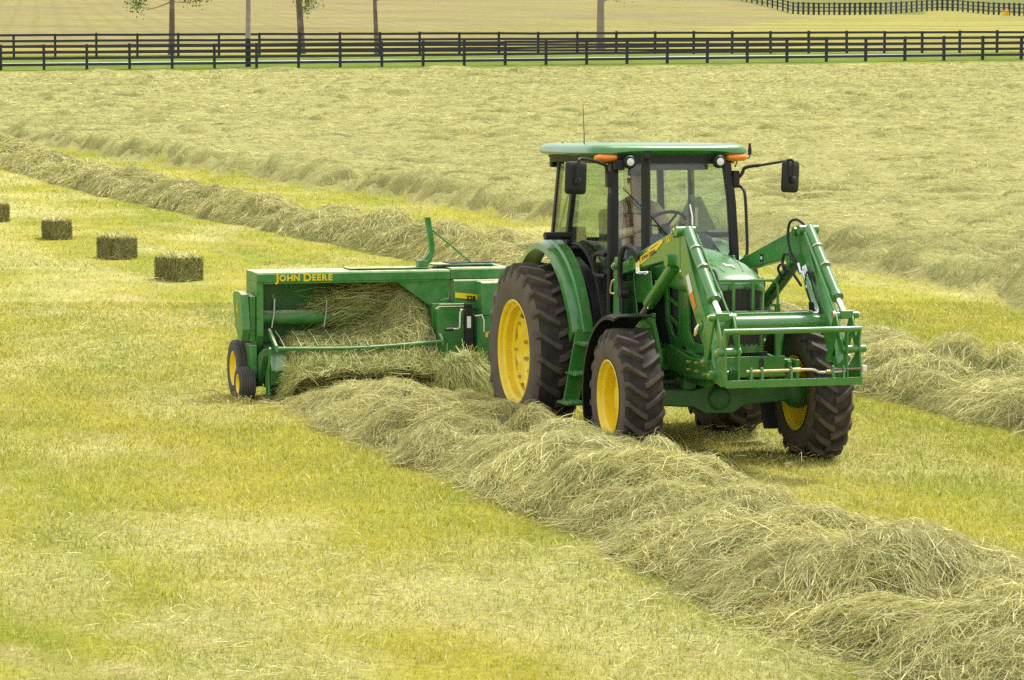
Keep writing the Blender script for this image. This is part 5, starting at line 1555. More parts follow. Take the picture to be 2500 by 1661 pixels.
# ---- cab
cabf = MB()
def bar(pts, w, d): 
    pass
for s in (-1, 1):
    # A pillar (front) : slight rearward rake at the top
    tp(MB().loft([[(x_ - .05, s * (y_ - .035), z), (x_ + .05, s * (y_ - .045), z), (x_ + .05, s * (y_ + .03), z), (x_ - .05, s * (y_ + .035), z)] for x_, y_, z in ((1.20, .625, 1.12), (1.20, .625, 1.75), (1.15, .605, 2.33), (1.07, .58, 2.72))]), "cab_pillar", M_BLACK, bevel=.008)
    tp(MB().loft([[(x_ - .035, s * (y_ - .03), z), (x_ + .035, s * (y_ - .03), z), (x_ + .035, s * (y_ + .02), z), (x_ - .035, s * (y_ + .02), z)] for x_, y_, z in ((-.02, .665, 1.70), (-.01, .655, 2.05), (.07, .605, 2.70))]), "cab_pillar", M_BLACK, bevel=.006)
    tp(MB().loft([[(x_ - .03, s * (y_ - .06), z), (x_ + .03, s * (y_ - .06), z), (x_ + .03, s * y_, z), (x_ - .03, s * y_, z)] for x_, y_, z in ((-.70, .615, 1.55), (-.69, .61, 1.95), (-.62, .56, 2.70))]), "cab_pillar", M_BLACK, bevel=.006)
    # sill rails
    tp(MB().bx(-.10, 1.2, s * .60, s * .66, 1.07, 1.125), "cab_sill", M_BLACK, bevel=.006)
    # header rails under the roof
    tp(MB().loft([[(x_, s * .53, 2.70), (x_, s * .62, 2.70), (x_, s * .62, 2.77), (x_, s * .53, 2.77)] for x_ in (-.66, 1.09)]), "cab_header", M_BLACK, bevel=.005)
    # door glass: one tall pane from the pillar back, its lower edge following the mudguard
    dg_pts = [(1.16, 1.16), (1.155, 1.75), (1.10, 2.33), (1.03, 2.69), (.08, 2.69), (.02, 2.05), (.0, 1.90), (.30, 1.89), (.58, 1.78), (.80, 1.58), (.95, 1.32), (1.02, 1.16)]
    b = MB()
    vs = [(px, s * (np.interp(pz, [1.1, 1.75, 2.33, 2.72], [.640, .640, .615, .585])), pz) for px, pz in dg_pts]
    n_ = len(vs); vs2 = [(a, y_ - s * .006, c) for a, y_, c in vs]
    b.add(vs + vs2, [tuple(range(n_)), tuple(range(n_, 2 * n_))[::-1]] + [(i, (i + 1) % n_, n_ + (i + 1) % n_, n_ + i) for i in range(n_)])
    dr = tp(b, "door_glass", M_GLASS, smooth=False)
    # dark seal following the mudguard
    seal = [(vs[i][0], vs[i][1] + s * .004, vs[i][2]) for i in range(6, 12)]
    MB().tube(catmull(seal, 4), .016, 6).build("door_seal", M_BLACK, dr)
    # rear quarter glass
    q = [(-.04, 1.92), (.06, 2.68), (-.60, 2.68), (-.68, 1.95)]
    vs = [(px, s * (np.interp(px, [-.7, .1], [.60, .64]) - np.interp(pz, [1.9, 2.7], [0, .055])), pz) for px, pz in q]
    vs2 = [(a, y_ - s * .006, c) for a, y_, c in vs]
    b = MB().add(vs + vs2, [(0, 1, 2, 3), (7, 6, 5, 4), (0, 4, 5, 1), (1, 5, 6, 2), (2, 6, 7, 3), (3, 7, 4, 0)])
    tp(b, "quarter_glass", M_GLASS, smooth=False)
    # door handle
    hd = MB().tube(catmull([(1.10, s * .66, 1.835), (.96, s * .69, 1.84), (.89, s * .70, 1.80), (.88, s * .70, 1.68), (.93, s * .69, 1.635), (1.10, s * .66, 1.63)], 4), .022, 8)
    tp(hd, "door_handle", M_BLACK)
# windscreen and rear glass
ws = [(1.225, -.585, 1.16), (1.225, -.58, 1.80), (1.175, -.56, 2.33), (1.10, -.535, 2.70)]
b = MB()
cols = []
for t in np.linspace(-1, 1, 9):
    cols.append([(x_ + .05 * (1 - t * t), -y_ * t * -1, z) for x_, y_, z in ws])
outer_ = cols; n_c, n_r = len(cols), 4
vs = [p for c in cols for p in c] + [(p[0] - .007, p[1], p[2]) for c in cols for p in c]
fs = []
for i in range(n_c - 1):
    for j in range(n_r - 1):
        a = i * n_r + j
        fs.append((a, a + 1, a + n_r + 1, a + n_r)); o_ = n_c * n_r
        fs.append((o_ + a, o_ + a + n_r, o_ + a + n_r + 1, o_ + a + 1))
b.add(vs, fs)
wsh = tp(b, "windscreen", M_WINDSHIELD, angle=60)
tp(MB().prism([(-.60, 1.95), (.60, 1.95), (.545, 2.68), (-.545, 2.68)], -.705, -.70, 'x'), "rear_glass", M_GLASS, smooth=False)
# firewall and cowl below the windscreen
tp(MB().bx(1.16, 1.27, -.60, .60, 1.10, 1.80), "firewall", M_BLACK, bevel=.01)
tp(MB().bx(-.72, 1.15, -.60, .60, 1.02, 1.10), "cab_floor", M_BLACK)
tp(MB().bx(-.75, -.66, -.60, .60, 1.10, 1.93), "rear_wall", M_BLACK, bevel=.01)
tp(MB().bx(1.09, 1.13, -.55, .55, 2.695, 2.80), "front_header", M_BLACK, bevel=.006)
# inner mudguard boxes
for s in (-1, 1):
    tp(MB().prism([(-.66, 1.10), (-.66, 1.74), (-.1, 1.76), (.32, 1.64), (.58, 1.40), (.66, 1.10)], s * .50, s * .625), "wheel_arch_trim", M_BLACK, bevel=.02)

# roof
rs_ = []
def roof_ring(inset, z, extra=0.0):
    pts = []
    # plan outline: wide at front, small taper to the back, rounded corners
    base = [(1.16, -.70), (1.20, -.40), (1.215, 0), (1.20, .40), (1.16, .70), (1.06, .785), (.80, .80), (.2, .80), (-.45, .78), (-.64, .74), (-.74, .62), (-.76, 0), (-.74, -.62), (-.64, -.74), (-.45, -.78), (.2, -.80), (.80, -.80), (1.06, -.785)]
    pp = catmull([(x_, y_, 0) for x_, y_ in base] + [(base[0][0], base[0][1], 0)], 3)[:-1]
    for p in pp:
        d = math.hypot(p.x - .2, p.y) or 1
        k = 1 - inset / d
        zz = z
        # front edge arches up over the windscreen
        if extra: zz += extra * max(0, min(1, (p.x - .8) / .3)) * (1 - min(1, abs(p.y) / .60) ** 4)
        pts.append((.2 + (p.x - .2) * k, p.y * k, zz))
    return pts
for inset, z, ex in [(.10, 2.765, 0), (.02, 2.785, .022), (-.004, 2.800, .026), (.0, 2.835, .01), (.02, 2.862, 0), (.06, 2.878, 0), (.14, 2.886, 0), (.40, 2.893, 0), (.62, 2.896, 0)]:
    rs_.append(roof_ring(inset, z, ex))
roof = tp(MB().loft(rs_), "cab_roof", angle=50)
for k in range(13):
    yy = -.62 + .103 * k
    MB().cyl((-.30 + .02 * (k % 3), yy, 2.886), (-.30 + .02 * (k % 3), yy, 2.899), .010, seg=8).build("roof_bolt", M_GREEN, roof)
tp(MB().loft([roof_ring(.13, 2.70), roof_ring(.09, 2.768)]), "roof_underside", M_BLACK)
tp(MB().bx(-.80, -.72, -.60, -.48, 2.64, 2.74), "rear_work_lamp", M_BLACK, bevel=.02)
# headliner visor
tp(MB().prism([(.80, 2.70), (1.08, 2.69), (1.06, 2.635), (.86, 2.65)], -.36, .40), "sun_visor", M_TRIM, bevel=.015)
# antennae
tp(MB().tube([(.60, -.70, 2.80), (.585, -.70, 3.0), (.556, -.70, 3.255)], [.006, .004, .003], 6), "radio_antenna", M_RUBBER)
aa = tp(MB().tube(catmull([(1.10, .66, 2.66), (1.10, .70, 2.74), (1.09, .79, 2.745), (1.08, .82, 2.76), (1.08, .82, 2.80)], 3), .006, 6), "beacon_bracket", M_BLACK)
MB().tube([(1.08, .82, 2.78), (1.08, .82, 2.83), (1.08, .82, 2.86), (1.08, .82, 2.89)], [.017, .019, .013, .012], 10).build("beacon_stub", M_BLACK, aa)
# lamps on the roof front
for s in (-1, 1):
    am = MB().loft([[(1.13 + .06 * math.cos(a) * k - .01, s * yy, 2.758 + .042 * math.sin(a) * k) for a in np.linspace(0, 2 * math.pi, 14, endpoint=False)] for yy, k in ((.555, .55), (.58, .9), (.66, 1.0), (.74, .85), (.775, .45))])
    am.build("indicator_lamp", M_AMBER, TR, angle=60)
    lo_ = tp(MB().lathe([(0, .0005), (0, .050), (.012, .062), (.05, .066), (.085, .050), (.10, .0005)], (0, 0, 0), 28), "work_lamp", M_BLACK)
    lo_.rotation_euler = (0, R(8), R(90)); lo_.location = (1.235, s * .457, 2.718)
    le = MB().lathe([(-.006, .0005), (-.004, .025), (.004, .047), (.008, .049)], (0, 0, 0), 28).build("lens", M_LAMP, lo_)
tp(MB().bx(1.14, 1.20, -.60, -.50, 2.64, 2.735), "lamp_bracket", M_BLACK, bevel=.008)
# mirrors
def rounded_rect(w_, h_, r, n=5):
    pts = []
    for cx, cy, a0 in ((w_ / 2 - r, h_ / 2 - r, 0), (-w_ / 2 + r, h_ / 2 - r, 90), (-w_ / 2 + r, -h_ / 2 + r, 180), (w_ / 2 - r, -h_ / 2 + r, 270)):
        for k in range(n + 1):
            a = R(a0 + 90 * k / n); pts.append((cx + r * math.cos(a), cy + r * math.sin(a)))
    return pts
for s in (-1, 1):
    mr = MB()
    base = rounded_rect(.215, .305, .035)
    secs = []
    for dx, k in ((0.0, .93), (.012, 1.0), (.03, .98), (.045, .86), (.05, .6)):
        secs.append([(dx, p[0] * k, p[1] * k) for p in base])
    mr.loft(secs)
    mo = tp(mr, "mirror", M_BLACK, angle=40)
    mo.location = (1.43, s * 1.08, 2.575); mo.rotation_euler = (R(-2 if s < 0 else -3), 0, R(6 if s < 0 else 22))
    MB().lathe([(0, .0005), (0, .020), (.012, .036), (.03, .038)], (0, 0, 0), 18).build("mirror_pivot", M_BLACK, mo).rotation_euler = (0, 0, R(90))
    mo.children[0].location = (.085, 0, -.03)
    MB().prism([(-.095, -.14), (.095, -.14), (.095, .14), (-.095, .14)], -.004, -.001, 'x').build("mirror_glass", M_CHROME, mo)
    if s < 0:
        arm = [(1.16, -.665, 2.60), (1.18, -.68, 2.66), (1.20, -.70, 2.69), (1.30, -.86, 2.735), (1.42, -1.0, 2.755), (1.50, -1.06, 2.75), (1.52, -1.08, 2.71), (1.52, -1.08, 2.56)]
    else:
        arm = [(1.16, .66, 2.55), (1.18, .70, 2.60), (1.20, .73, 2.66), (1.30, .86, 2.685), (1.42, 1.0, 2.715), (1.50, 1.07, 2.735), (1.52, 1.085, 2.71), (1.52, 1.085, 2.58)]
    tp(MB().tube(catmull(arm, 4), [.017] * 12 + [.012] * (len(catmull(arm, 4)) - 12), 8), "mirror_arm", M_BLACK)
    tp(MB().bx(1.12, 1.19, s * .645 - .03, s * .645 + .03, 2.48, 2.63), "mirror_bracket", M_BLACK, bevel=.008)
# wipers
tp(MB().tube([(1.285, -.10, 2.02), (1.27, -.30, 2.24), (1.245, -.535, 2.47)], [.010, .007, .005], 6), "wiper", M_BLACK)
tp(MB().bx(1.262, 1.272, -.545, -.30, 2.232, 2.238), "wiper_rubber", M_BLACK).rotation_euler = (0, 0, 0)
tp(MB().tube([(-.715, -.52, 2.0), (-.72, -.38, 2.5)], .010, 6), "rear_wiper", M_BLACK)
# grab rail at the far side pillar
tp(MB().tube(catmull([(1.13, .62, 2.475), (1.16, .68, 2.48), (1.22, .70, 2.45), (1.27, .70, 2.36), (1.33, .69, 2.10), (1.37, .68, 1.85), (1.36, .64, 1.78)], 4), .015, 8), "grab_rail", M_BLACK)
tp(MB().tube([(1.24, -.665, 2.42), (1.255, -.675, 2.36), (1.27, -.68, 1.8), (1.27, -.68, 1.30)], .022, 8), "grab_rail", M_BLACK)
# exhaust stack
ex = MB().tube(catmull([(1.57, -.425, 1.55), (1.57, -.425, 2.0), (1.565, -.425, 2.55), (1.56, -.425, 2.70), (1.585, -.43, 2.765), (1.625, -.435, 2.79)], 5), .044, 18, cap=False)
exo = tp(ex, "exhaust_stack", M_BLACK)
MB().lathe([(0, .0005), (0, .043)], (0, 0, 0), 18).build("exhaust_mouth", M_DECAL_K, exo).location = (1.61, -.433, 2.783)
exo.children[0].rotation_euler = (0, R(0), R(75))
# interior: seat, wheel, console, sign
st = tp(MB().bx(-.22, .28, -.25, .25, 1.50, 1.64), "driver_seat", M_TRIM, bevel=.05)
MB().box((-.26, 0, 1.92), (.13, .48, .62), (0, R(-10), 0)).build("seat_back", M_TRIM, st, bevel=.05)
MB().bx(-.15, .2, -.18, .18, 1.10, 1.50).build("seat_pedestal", M_DARK, st)
MB().bx(-.1, .28, -.36, -.28, 1.72, 1.78).build("armrest", M_TRIM, st, bevel=.02)
sw = MB()
swc = Vector((.80, .06, 2.11)); tilt = R(-38)
ring_ = []
for k in range(33):
    a = 2 * math.pi * k / 32
    v = Vector((.20 * math.cos(a), .20 * math.sin(a), 0)); v.rotate(Euler((0, tilt, 0))); ring_.append(swc + v)
sw.tube(ring_, .016, 8)
for a in (R(20), R(160), R(270)):
    v = Vector((.20 * math.cos(a), .20 * math.sin(a), 0)); v.rotate(Euler((0, tilt, 0))); sw.tube([swc + Vector((.02, 0, -.03)), swc + v], .011, 6)
so = tp(sw, "steering_wheel", M_BLACK)
MB().tube([(.80, .06, 2.10), (.92, .05, 1.90), (.98, .04, 1.5)], [.04, .05, .07], 12).build("steering_column", M_TRIM, so)
tp(MB().prism([(.92, 1.50), (.92, 1.96), (1.0, 2.03), (1.17, 2.0), (1.19, 1.50)], -.20, .42), "dashboard", M_TRIM, bevel=.04)
tp(MB().prism([(.60, 1.60), (.66, 1.98), (.74, 1.98), (.74, 1.6)], .44, .56), "side_console", M_TRIM, bevel=.02)
tp(MB().prism([(-.70, 1.82), (-.66, 2.02), (-.50, 2.05), (-.45, 1.82)], -.58, -.30), "rear_console", M_TRIM, bevel=.02)
tp(MB().bx(-.66, -.62, .30, .36, 2.32, 2.46), "latch_block", M_BLACK, bevel=.01)
sm_ = MB().prism([(.78, 1.93), (1.16, 1.93), (1.20, 2.00), (1.03, 2.33), (.91, 2.33), (.74, 2.00)], -.755, -.745, 'x')
smo = tp(sm_, "rear_warning_sign", M_TRIM)
MB().prism([(.945, 2.02), (.995, 2.02), (.995, 2.22), (.945, 2.22)], -.743, -.738, 'x').build("sign_bracket", M_STEEL, smo)
tp(MB().bx(-.78, -.75, .90, 1.04, 1.80, 2.05), "sign_post", M_BLACK)

# ---- rear mudguards
for s in (-1, 1):
    secs = []
    for k in range(23):
        a = R(14) + (R(128) - R(14)) * k / 22
        rad = np.interp(math.degrees(a), [14, 30, 60, 90, 128], [1.075, 1.06, 1.07, 1.09, 1.03])
        yo = s * np.interp(math.degrees(a), [14, 40, 70, 128], [.97, .985, .99, .99]); yi = s * .765
        ca, sa = math.cos(a), math.sin(a)
        def pt(r, y_): return (r * ca, y_, .835 + r * sa)
        ym = yi + (yo - yi) * .45; ym2 = yi + (yo - yi) * .52
        secs.append([pt(rad + .02, yi), pt(rad + .025, ym), pt(rad - .002, ym2), pt(rad, yo - s * .04), pt(rad - .012, yo - s * .008), pt(rad - .07, yo), pt(rad - .075, yo - s * .012), pt(rad - .03, yo - s * .035), pt(rad - .018, yi)])
    fo = tp(MB().loft(secs), "rear_mudguard", M_GREEN, angle=32)
    MB().prism([(.94, 1.00), (1.045, 1.10), (.98, 1.20), (.90, 1.08)], s * .77, s * .965).build("mudguard_end", M_GREEN, fo, bevel=.006)
    # tail marker on top
    MB().loft([[(.22 + .0 + .045 * math.cos(a), s * y_, 1.985 + .038 * math.sin(a)) for a in np.linspace(0, 2 * math.pi, 12, endpoint=False)] for y_ in (.72, .74, .96, .98)]).build("marker_lamp", M_BLACK, fo)
# ---- steps on both sides
for s in (-1, 1):
    stp = tp(MB().prism([(s * .93, 1.13), (s * .75, 1.13), (s * .90, .44), (s * 1.06, .44)], 1.02, 1.045, 'x'), "step_ladder", bevel=.004)
    MB().prism([(s * .79, .74), (s * .82, .74), (s * .90, .44), (s * .87, .44)], 1.30, 1.32, 'x').build("step_stringer", M_GREEN, stp)
    for (yc, z, w_) in ((.865, 1.00, .17), (.945, .72, .19), (1.00, .445, .23)):
        t = MB().bx(1.02, 1.34, s * yc - w_ / 2, s * yc + w_ / 2, z - .016, z + .008)
        to = t.build("step_tread", M_GREEN, stp, bevel=.005)
        gg = MB()
        for ii in range(5):
            for jj in range(3):
                gg.cyl((1.06 + ii * .06, s * yc - w_ * .3 + jj * w_ * .3, z + .006), (1.06 + ii * .06, s * yc - w_ * .3 + jj * w_ * .3, z + .017), .015, .010, seg=7)
        gg.build("step_grip", M_GREEN, stp)
# fuel tank under the cab
tp(MB().bx(-.2, 1.0, -.74, -.36, .34, .66), "fuel_tank", M_BLACK, bevel=.05)
tp(MB().bx(.25, 1.0, .36, .74, .34, .66), "battery_box", M_BLACK, bevel=.04)
tp(MB().bx(.55, 1.25, -.64, .64, .80, 1.04), "cab_subframe", M_DARK, bevel=.02)
# ---- front mudguards
for s in (-1, 1):
    secs = []
    for k in range(19):
        a = R(80) + (R(212) - R(80)) * k / 18
        rad = .745; yi, yo = s * .69, s * 1.09
        ca, sa = math.cos(a), math.sin(a)
        def pt(r, y_): return (2.42 + r * ca, y_, .60 + r * sa)
        secs.append([pt(rad, yi), pt(rad + .018, yi + s * .05), pt(rad + .018, yo - s * .05), pt(rad, yo), pt(rad - .03, yo), pt(rad - .012, yo - s * .03), pt(rad + .006, yo - s * .06), pt(rad + .006, yi + s * .05), pt(rad - .012, yi)])
    fm = tp(MB().loft(secs), "front_mudguard", M_BLACK, angle=40)
    MB().tube([(2.36, s * .72, 1.32), (2.36, s * .64, 1.26), (2.40, s * .58, .95), (2.42, s * .62, .76)], .026, 8).build("mudguard_bracket", M_GREEN, fm)
# ---- underbody
tp(MB().bx(1.2, 2.3, -.30, .30, .56, .74), "oil_pan", M_GREEN_CAST, bevel=.03)
tp(MB().cyl((.5, 0, .55), (2.3, 0, .60), .05, seg=14), "drive_shaft", M_GREEN_CAST)
tp(MB().bx(-1.05, -.4, -.06, .06, .38, .46), "drawbar", M_DARK, bevel=.008)
tp(MB().cyl((1.5, -.12, 1.25), (2.1, -.12, 1.25), .10, seg=20), "air_filter", M_BLACK)
tp(MB().cyl((1.75, -.40, 1.60), (1.75, -.30, 1.60), .02, seg=8), "oil_cap", M_STEEL)

# ------------------------------------------------------------------ front loader (bolted to the tractor)
def side_plate(poly, yc, th, s, name, m=M_GREEN, parent=TR, bevel=.006):
    return MB().prism(poly, s * (yc - th / 2), s * (yc + th / 2)).build(name, m, parent, bevel=bevel)
YL = .58
for s in (-1, 1):
    # mast
    mast = side_plate([(1.33, 1.10), (1.33, 1.76), (1.37, 1.83), (1.45, 1.83), (1.49, 1.76), (1.54, 1.50), (1.64, 1.22), (1.64, 1.10)], .655, .018, s, "loader_mast")
    side_plate([(1.33, 1.10), (1.33, 1.76), (1.37, 1.83), (1.45, 1.83), (1.49, 1.76), (1.54, 1.50), (1.64, 1.22), (1.64, 1.10)], .515, .018, s, "mast_plate", parent=mast)
    MB().bx(1.335, 1.36, min(s * .524, s * .646), max(s * .524, s * .646), 1.10, 1.60).build("mast_web", M_GREEN, mast)
    side_plate([(1.50, 1.40), (1.50, 1.70), (1.92, 1.72), (1.99, 1.44)], .50, .012, s, "mast_shield", parent=mast)
    side_plate([(1.34, 1.08), (1.34, 1.20), (2.04, 1.34), (2.10, 1.34), (2.10, 1.08)], .525, .016, s, "mast_foot", parent=mast)
    MB().bx(1.64, 2.06, min(s * .535, s * .645), max(s * .535, s * .645), 1.20, 1.27).build("mast_foot", M_GREEN, mast, bevel=.005)
    for (xx, zz) in ((1.42, 1.745), (1.58, 1.29), (2.02, 1.30)):
        MB().cyl((xx, s * .645, zz), (xx, s * .70, zz), .034, seg=16).build("pivot_pin", M_GREEN, mast)
        MB().cyl((xx, s * .70, zz), (xx, s * .712, zz), .014, seg=8).build("pin_bolt", M_BRASS, mast)
    # boom
    boom = [(1.36, 1.69), (1.38, 1.76), (1.50, 1.785), (1.94, 1.895), (2.80, 2.115), (2.90, 2.165), (3.02, 2.175), (3.09, 2.12), (3.28, 1.82), (3.66, 1.34), (3.82, 1.02), (3.90, .96), (3.90, .90), (3.84, .88), (3.72, .98), (3.56, 1.16),
            (3.40, 1.36), (3.06, 1.74), (2.98, 1.805), (2.74, 1.862), (1.94, 1.748), (1.50, 1.67)]
    bo = side_plate(boom, YL, .105, s, "loader_boom", bevel=.010)
    # rib along the lower arm and the knee seam
    side_plate([(3.00, 1.80), (2.99, 2.12), (3.01, 2.12), (3.02, 1.80)], YL, .112, s, "boom_seam", parent=bo, bevel=0)
    # boss for the lift cylinder
    MB().cyl((2.78, s * .50, 1.86), (2.78, s * .68, 1.86), .055, seg=20).build("cylinder_boss", M_GREEN, bo)
    MB().cyl((2.90, s * .50, 2.11), (2.90, s * .665, 2.11), .042, seg=18).build("knee_pin", M_GREEN, bo)
    MB().cyl((2.90, s * .665, 2.11), (2.90, s * .675, 2.11), .016, seg=8).build("pin_bolt", M_STEEL, bo)
    if s < 0:
        # maker's decal: yellow flash with black lettering, number behind it
        yd = -(YL + .0525) - .003
        def along(t, h):  # t along the beam from (1.95,1.80) to (2.75,2.0)
            ux, uz = .972, .236
            return (1.93 + ux * t - uz * h, 1.795 + uz * t + ux * h)
        pl = [along(-0.02, -.01), along(0.10, .050), along(.42, .088), along(.62, .094), along(.70, .080), along(.68, .055), along(.54, .025), along(.30, -.008), along(.0, -.035)]
        dc = MB().prism(pl, yd, yd - .0015).build("boom_decal", M_DECAL_Y, bo)
        o_ = along(.13, .002)
        text_mesh("boom_lettering", "JOHN DEERE", .050, M_DECAL_K, dc, (o_[0], yd - .0030, o_[1]), (.972, 0, .236), (-.236, 0, .972), extrude=.0006, bold=.001, xs=1.25)
        MB().prism([along(.10, .045), along(.30, .058), along(.30, .064), along(.10, .051)], yd - .002, yd - .0035).build("decal_line", M_DECAL_K, dc)
        MB().prism([along(.36, .062), along(.55, .070), along(.55, .066), along(.36, .056)], yd - .002, yd - .0035).build("decal_line", M_DECAL_K, dc)
        o_ = along(.78, .03)
        text_mesh("boom_number", "563", .075, M_DECAL_Y, bo, (o_[0], yd - .001, o_[1]), (.972, 0, .236), (-.236, 0, .972), extrude=.0006, bold=.002, shear=.2)
        w1 = MB().prism([(3.165, 1.735), (3.235, 1.765), (3.335, 1.615), (3.265, 1.585)], yd, yd - .0015).build("warning_label", M_WHITE, bo)
        MB().prism([(3.267, 1.582), (3.337, 1.612), (3.42, 1.48), (3.36, 1.45)], yd, yd - .0015).build("warning_label", M_ORANGE, bo)
    else:
        MB().bx(2.06, 2.14, .524, .5265, 1.80, 1.87).build("boom_label", M_DECAL_K, bo)
        MB().bx(2.075, 2.125, .5225, .5235, 1.82, 1.85).build("boom_label_print", M_WHITE, bo)
    # parking hook hole near the tube
    MB().cyl((3.52, s * (YL + .052), 1.335), (3.52, s * (YL + .062), 1.335), .055, seg=20).build("tube_collar", M_GREEN, bo)
    MB().tube([(3.52, s * .645, 1.34), (3.50, s * .66, 1.29), (3.47, s * .67, 1.235)], [.012, .022, .006], 8).build("parking_pin", M_CHROME, bo)
    # lift cylinder
    a_, b_ = Vector((2.78, s * YL, 1.83)), Vector((1.84, s * YL, 1.285))
    d_ = (b_ - a_).normalized()
    lc = tp(MB().cyl(a_ + d_ * .02, a_ + d_ * .80, .060, seg=24), "lift_cylinder")
    MB().cyl(a_ + d_ * .78, b_ - d_ * .0, .026, seg=14).build("piston_rod", M_RUST, lc)
    MB().cyl((1.83, s * .52, 1.285), (1.83, s * .65, 1.285), .04, seg=16).build("rod_eye", M_GREEN, lc)
    MB().tube([tuple(a_ + d_ * .72 + Vector((0, s * .03, -.06))), tuple(a_ + d_ * .72 + Vector((.04, s * .05, -.085)))], .012, 8).build("port_fitting", M_CHROME, lc)
    # tilt cylinder on the front of the lower arm
    a_, b_ = Vector((3.02, s * YL, 2.135)), Vector((3.86, s * YL, 1.425))
    d_ = (b_ - a_).normalized()
    nrm_ = Vector((-d_.z, 0, d_.x)); nrm_ = nrm_ if nrm_.x > 0 else -nrm_
    off = nrm_ * .035
    tc_ = tp(MB().cyl(a_ + off + d_ * .03, b_ - d_ * .22, .048, seg=24), "tilt_cylinder")
    MB().cyl(b_ - d_ * .25, b_ - d_ * .205, .058, seg=24).build("gland_nut", M_GREEN, tc_)
    MB().cyl(b_ - d_ * .22, b_, .026, seg=16).build("piston_rod", M_CHROME, tc_)
    MB().cyl((3.02, s * .50, 2.13), (3.02, s * .68, 2.13), .045, seg=18).build("cylinder_eye", M_GREEN, tc_)
    MB().cyl(a_ + off + d_ * .10 + Vector((0, s * -.06, .01)), b_ + Vector((0, s * -.085, 0)) - d_ * .04, .011, seg=8).build("level_rod_guide", M_GREEN, tc_)
    MB().cyl(b_ - d_ * .24 + Vector((0, s * -.085, 0)), b_ + Vector((0, s * -.085, 0)), .008, seg=8).build("level_rod", M_CHROME, tc_)
    for t_ in (.28, .52):
        c_ = a_ + off + d_ * t_
        MB().cyl(c_ - d_ * .008, c_ + d_ * .008, .0505, seg=24).build("hose_clamp", M_STEEL, tc_)
    # bell crank
    for yy in (.505, .655):
        lk = side_plate([(3.83, 1.45), (3.88, 1.46), (3.91, 1.42), (3.87, 1.30), (3.76, 1.05), (3.72, 1.00), (3.67, 1.03), (3.70, 1.20)], yy, .022, s, "tilt_link", bevel=.005)
        side_plate([(3.86, 1.46), (3.91, 1.43), (4.02, 1.22), (4.09, 1.13), (4.04, 1.09), (3.98, 1.14), (3.86, 1.34)], yy - .025 if yy < .6 else yy - .025, .02, s, "tilt_link_front", parent=lk, bevel=.005)
    MB().bx(3.84, 3.92, min(s * .52, s * .64), max(s * .52, s * .64), 1.385, 1.46).build("rod_clevis", M_GREEN, tc_, bevel=.012)
    pn = tp(MB().cyl((3.878, s * .47, 1.418), (3.878, s * .695, 1.418), .030, seg=16), "link_pin")
    MB().cyl((3.878, s * .695, 1.418), (3.878, s * .71, 1.418), .018, seg=8).build("pin_bolt", M_BRASS, pn)
    MB().cyl((3.878, s * .455, 1.418), (3.878, s * .47, 1.418), .034, seg=12).build("pin_nut", M_BRASS, pn)
    for (xx, zz, r_) in ((3.72, 1.03, .034), (4.05, 1.135, .034), (3.87, .925, .036)):
        pn = tp(MB().cyl((xx, s * .48, zz), (xx, s * .69, zz), r_, seg=16), "link_pin")
        MB().cyl((xx, s * .69, zz), (xx, s * .704, zz), .016, seg=8).build("pin_bolt", M_BRASS, pn)

# torque tube between the arms
tt_ = tp(MB().cyl((3.50, -.53, 1.325), (3.50, .53, 1.325), .078, seg=28), "torque_tube")
MB().bx(3.42, 3.50, -.50, .44, 1.395, 1.425).build("hose_channel", M_GREEN, tt_, bevel=.004)
# hoses and steel lines at the far arm
for k, (dx, dz) in enumerate(((0, 0), (.03, .01), (.06, .02))):
    ln = MB().tube(catmull([(3.12 + dx, .50, 1.80 + dz), (3.30 + dx, .50, 1.55 + dz), (3.44 + dx * .6, .50, 1.42 + dz * .5), (3.47, .49 - k * .02, 1.405 + .006 * k), (3.47, .30, 1.405 + .006 * k)], 4), .009, 7)
    tp(ln, "hydraulic_line", M_CHROME)
for pts in ([(3.02, .56, 2.17), (2.98, .50, 2.22), (2.88, .47, 2.18), (2.86, .47, 2.02), (2.95, .48, 1.86), (3.10, .50, 1.78)],
            [(2.78, .50, 1.72), (2.76, .46, 1.80), (2.82, .45, 1.90), (2.95, .47, 1.88), (3.06, .50, 1.74)],
            [(2.70, .50, 1.66), (2.70, .44, 1.76), (2.80, .44, 1.81), (2.96, .47, 1.74), (3.09, .50, 1.63)],
            [(3.36, .52, 1.40), (3.22, .50, 1.60), (3.20, .50, 1.72), (3.28, .50, 1.76), (3.38, .55, 1.62), (3.46, .58, 1.57)],
            [(2.76, .50, 1.74), (2.56, .50, 1.62), (2.40, .50, 1.52)]):
    tp(MB().tube(catmull(pts, 5), .0125, 8), "hydraulic_hose", M_RUBBER)
for c_ in ((3.12, .50, 1.76), (3.05, .49, 1.83), (3.16, .50, 1.70)):
    tp(MB().cyl(c_, (c_[0] + .06, c_[1], c_[2] - .085), .014, seg=8), "hose_fitting", M_CHROME)
tp(MB().bx(3.33, 3.38, .47, .53, 1.43, 1.50), "line_clamp", M_BLACK)
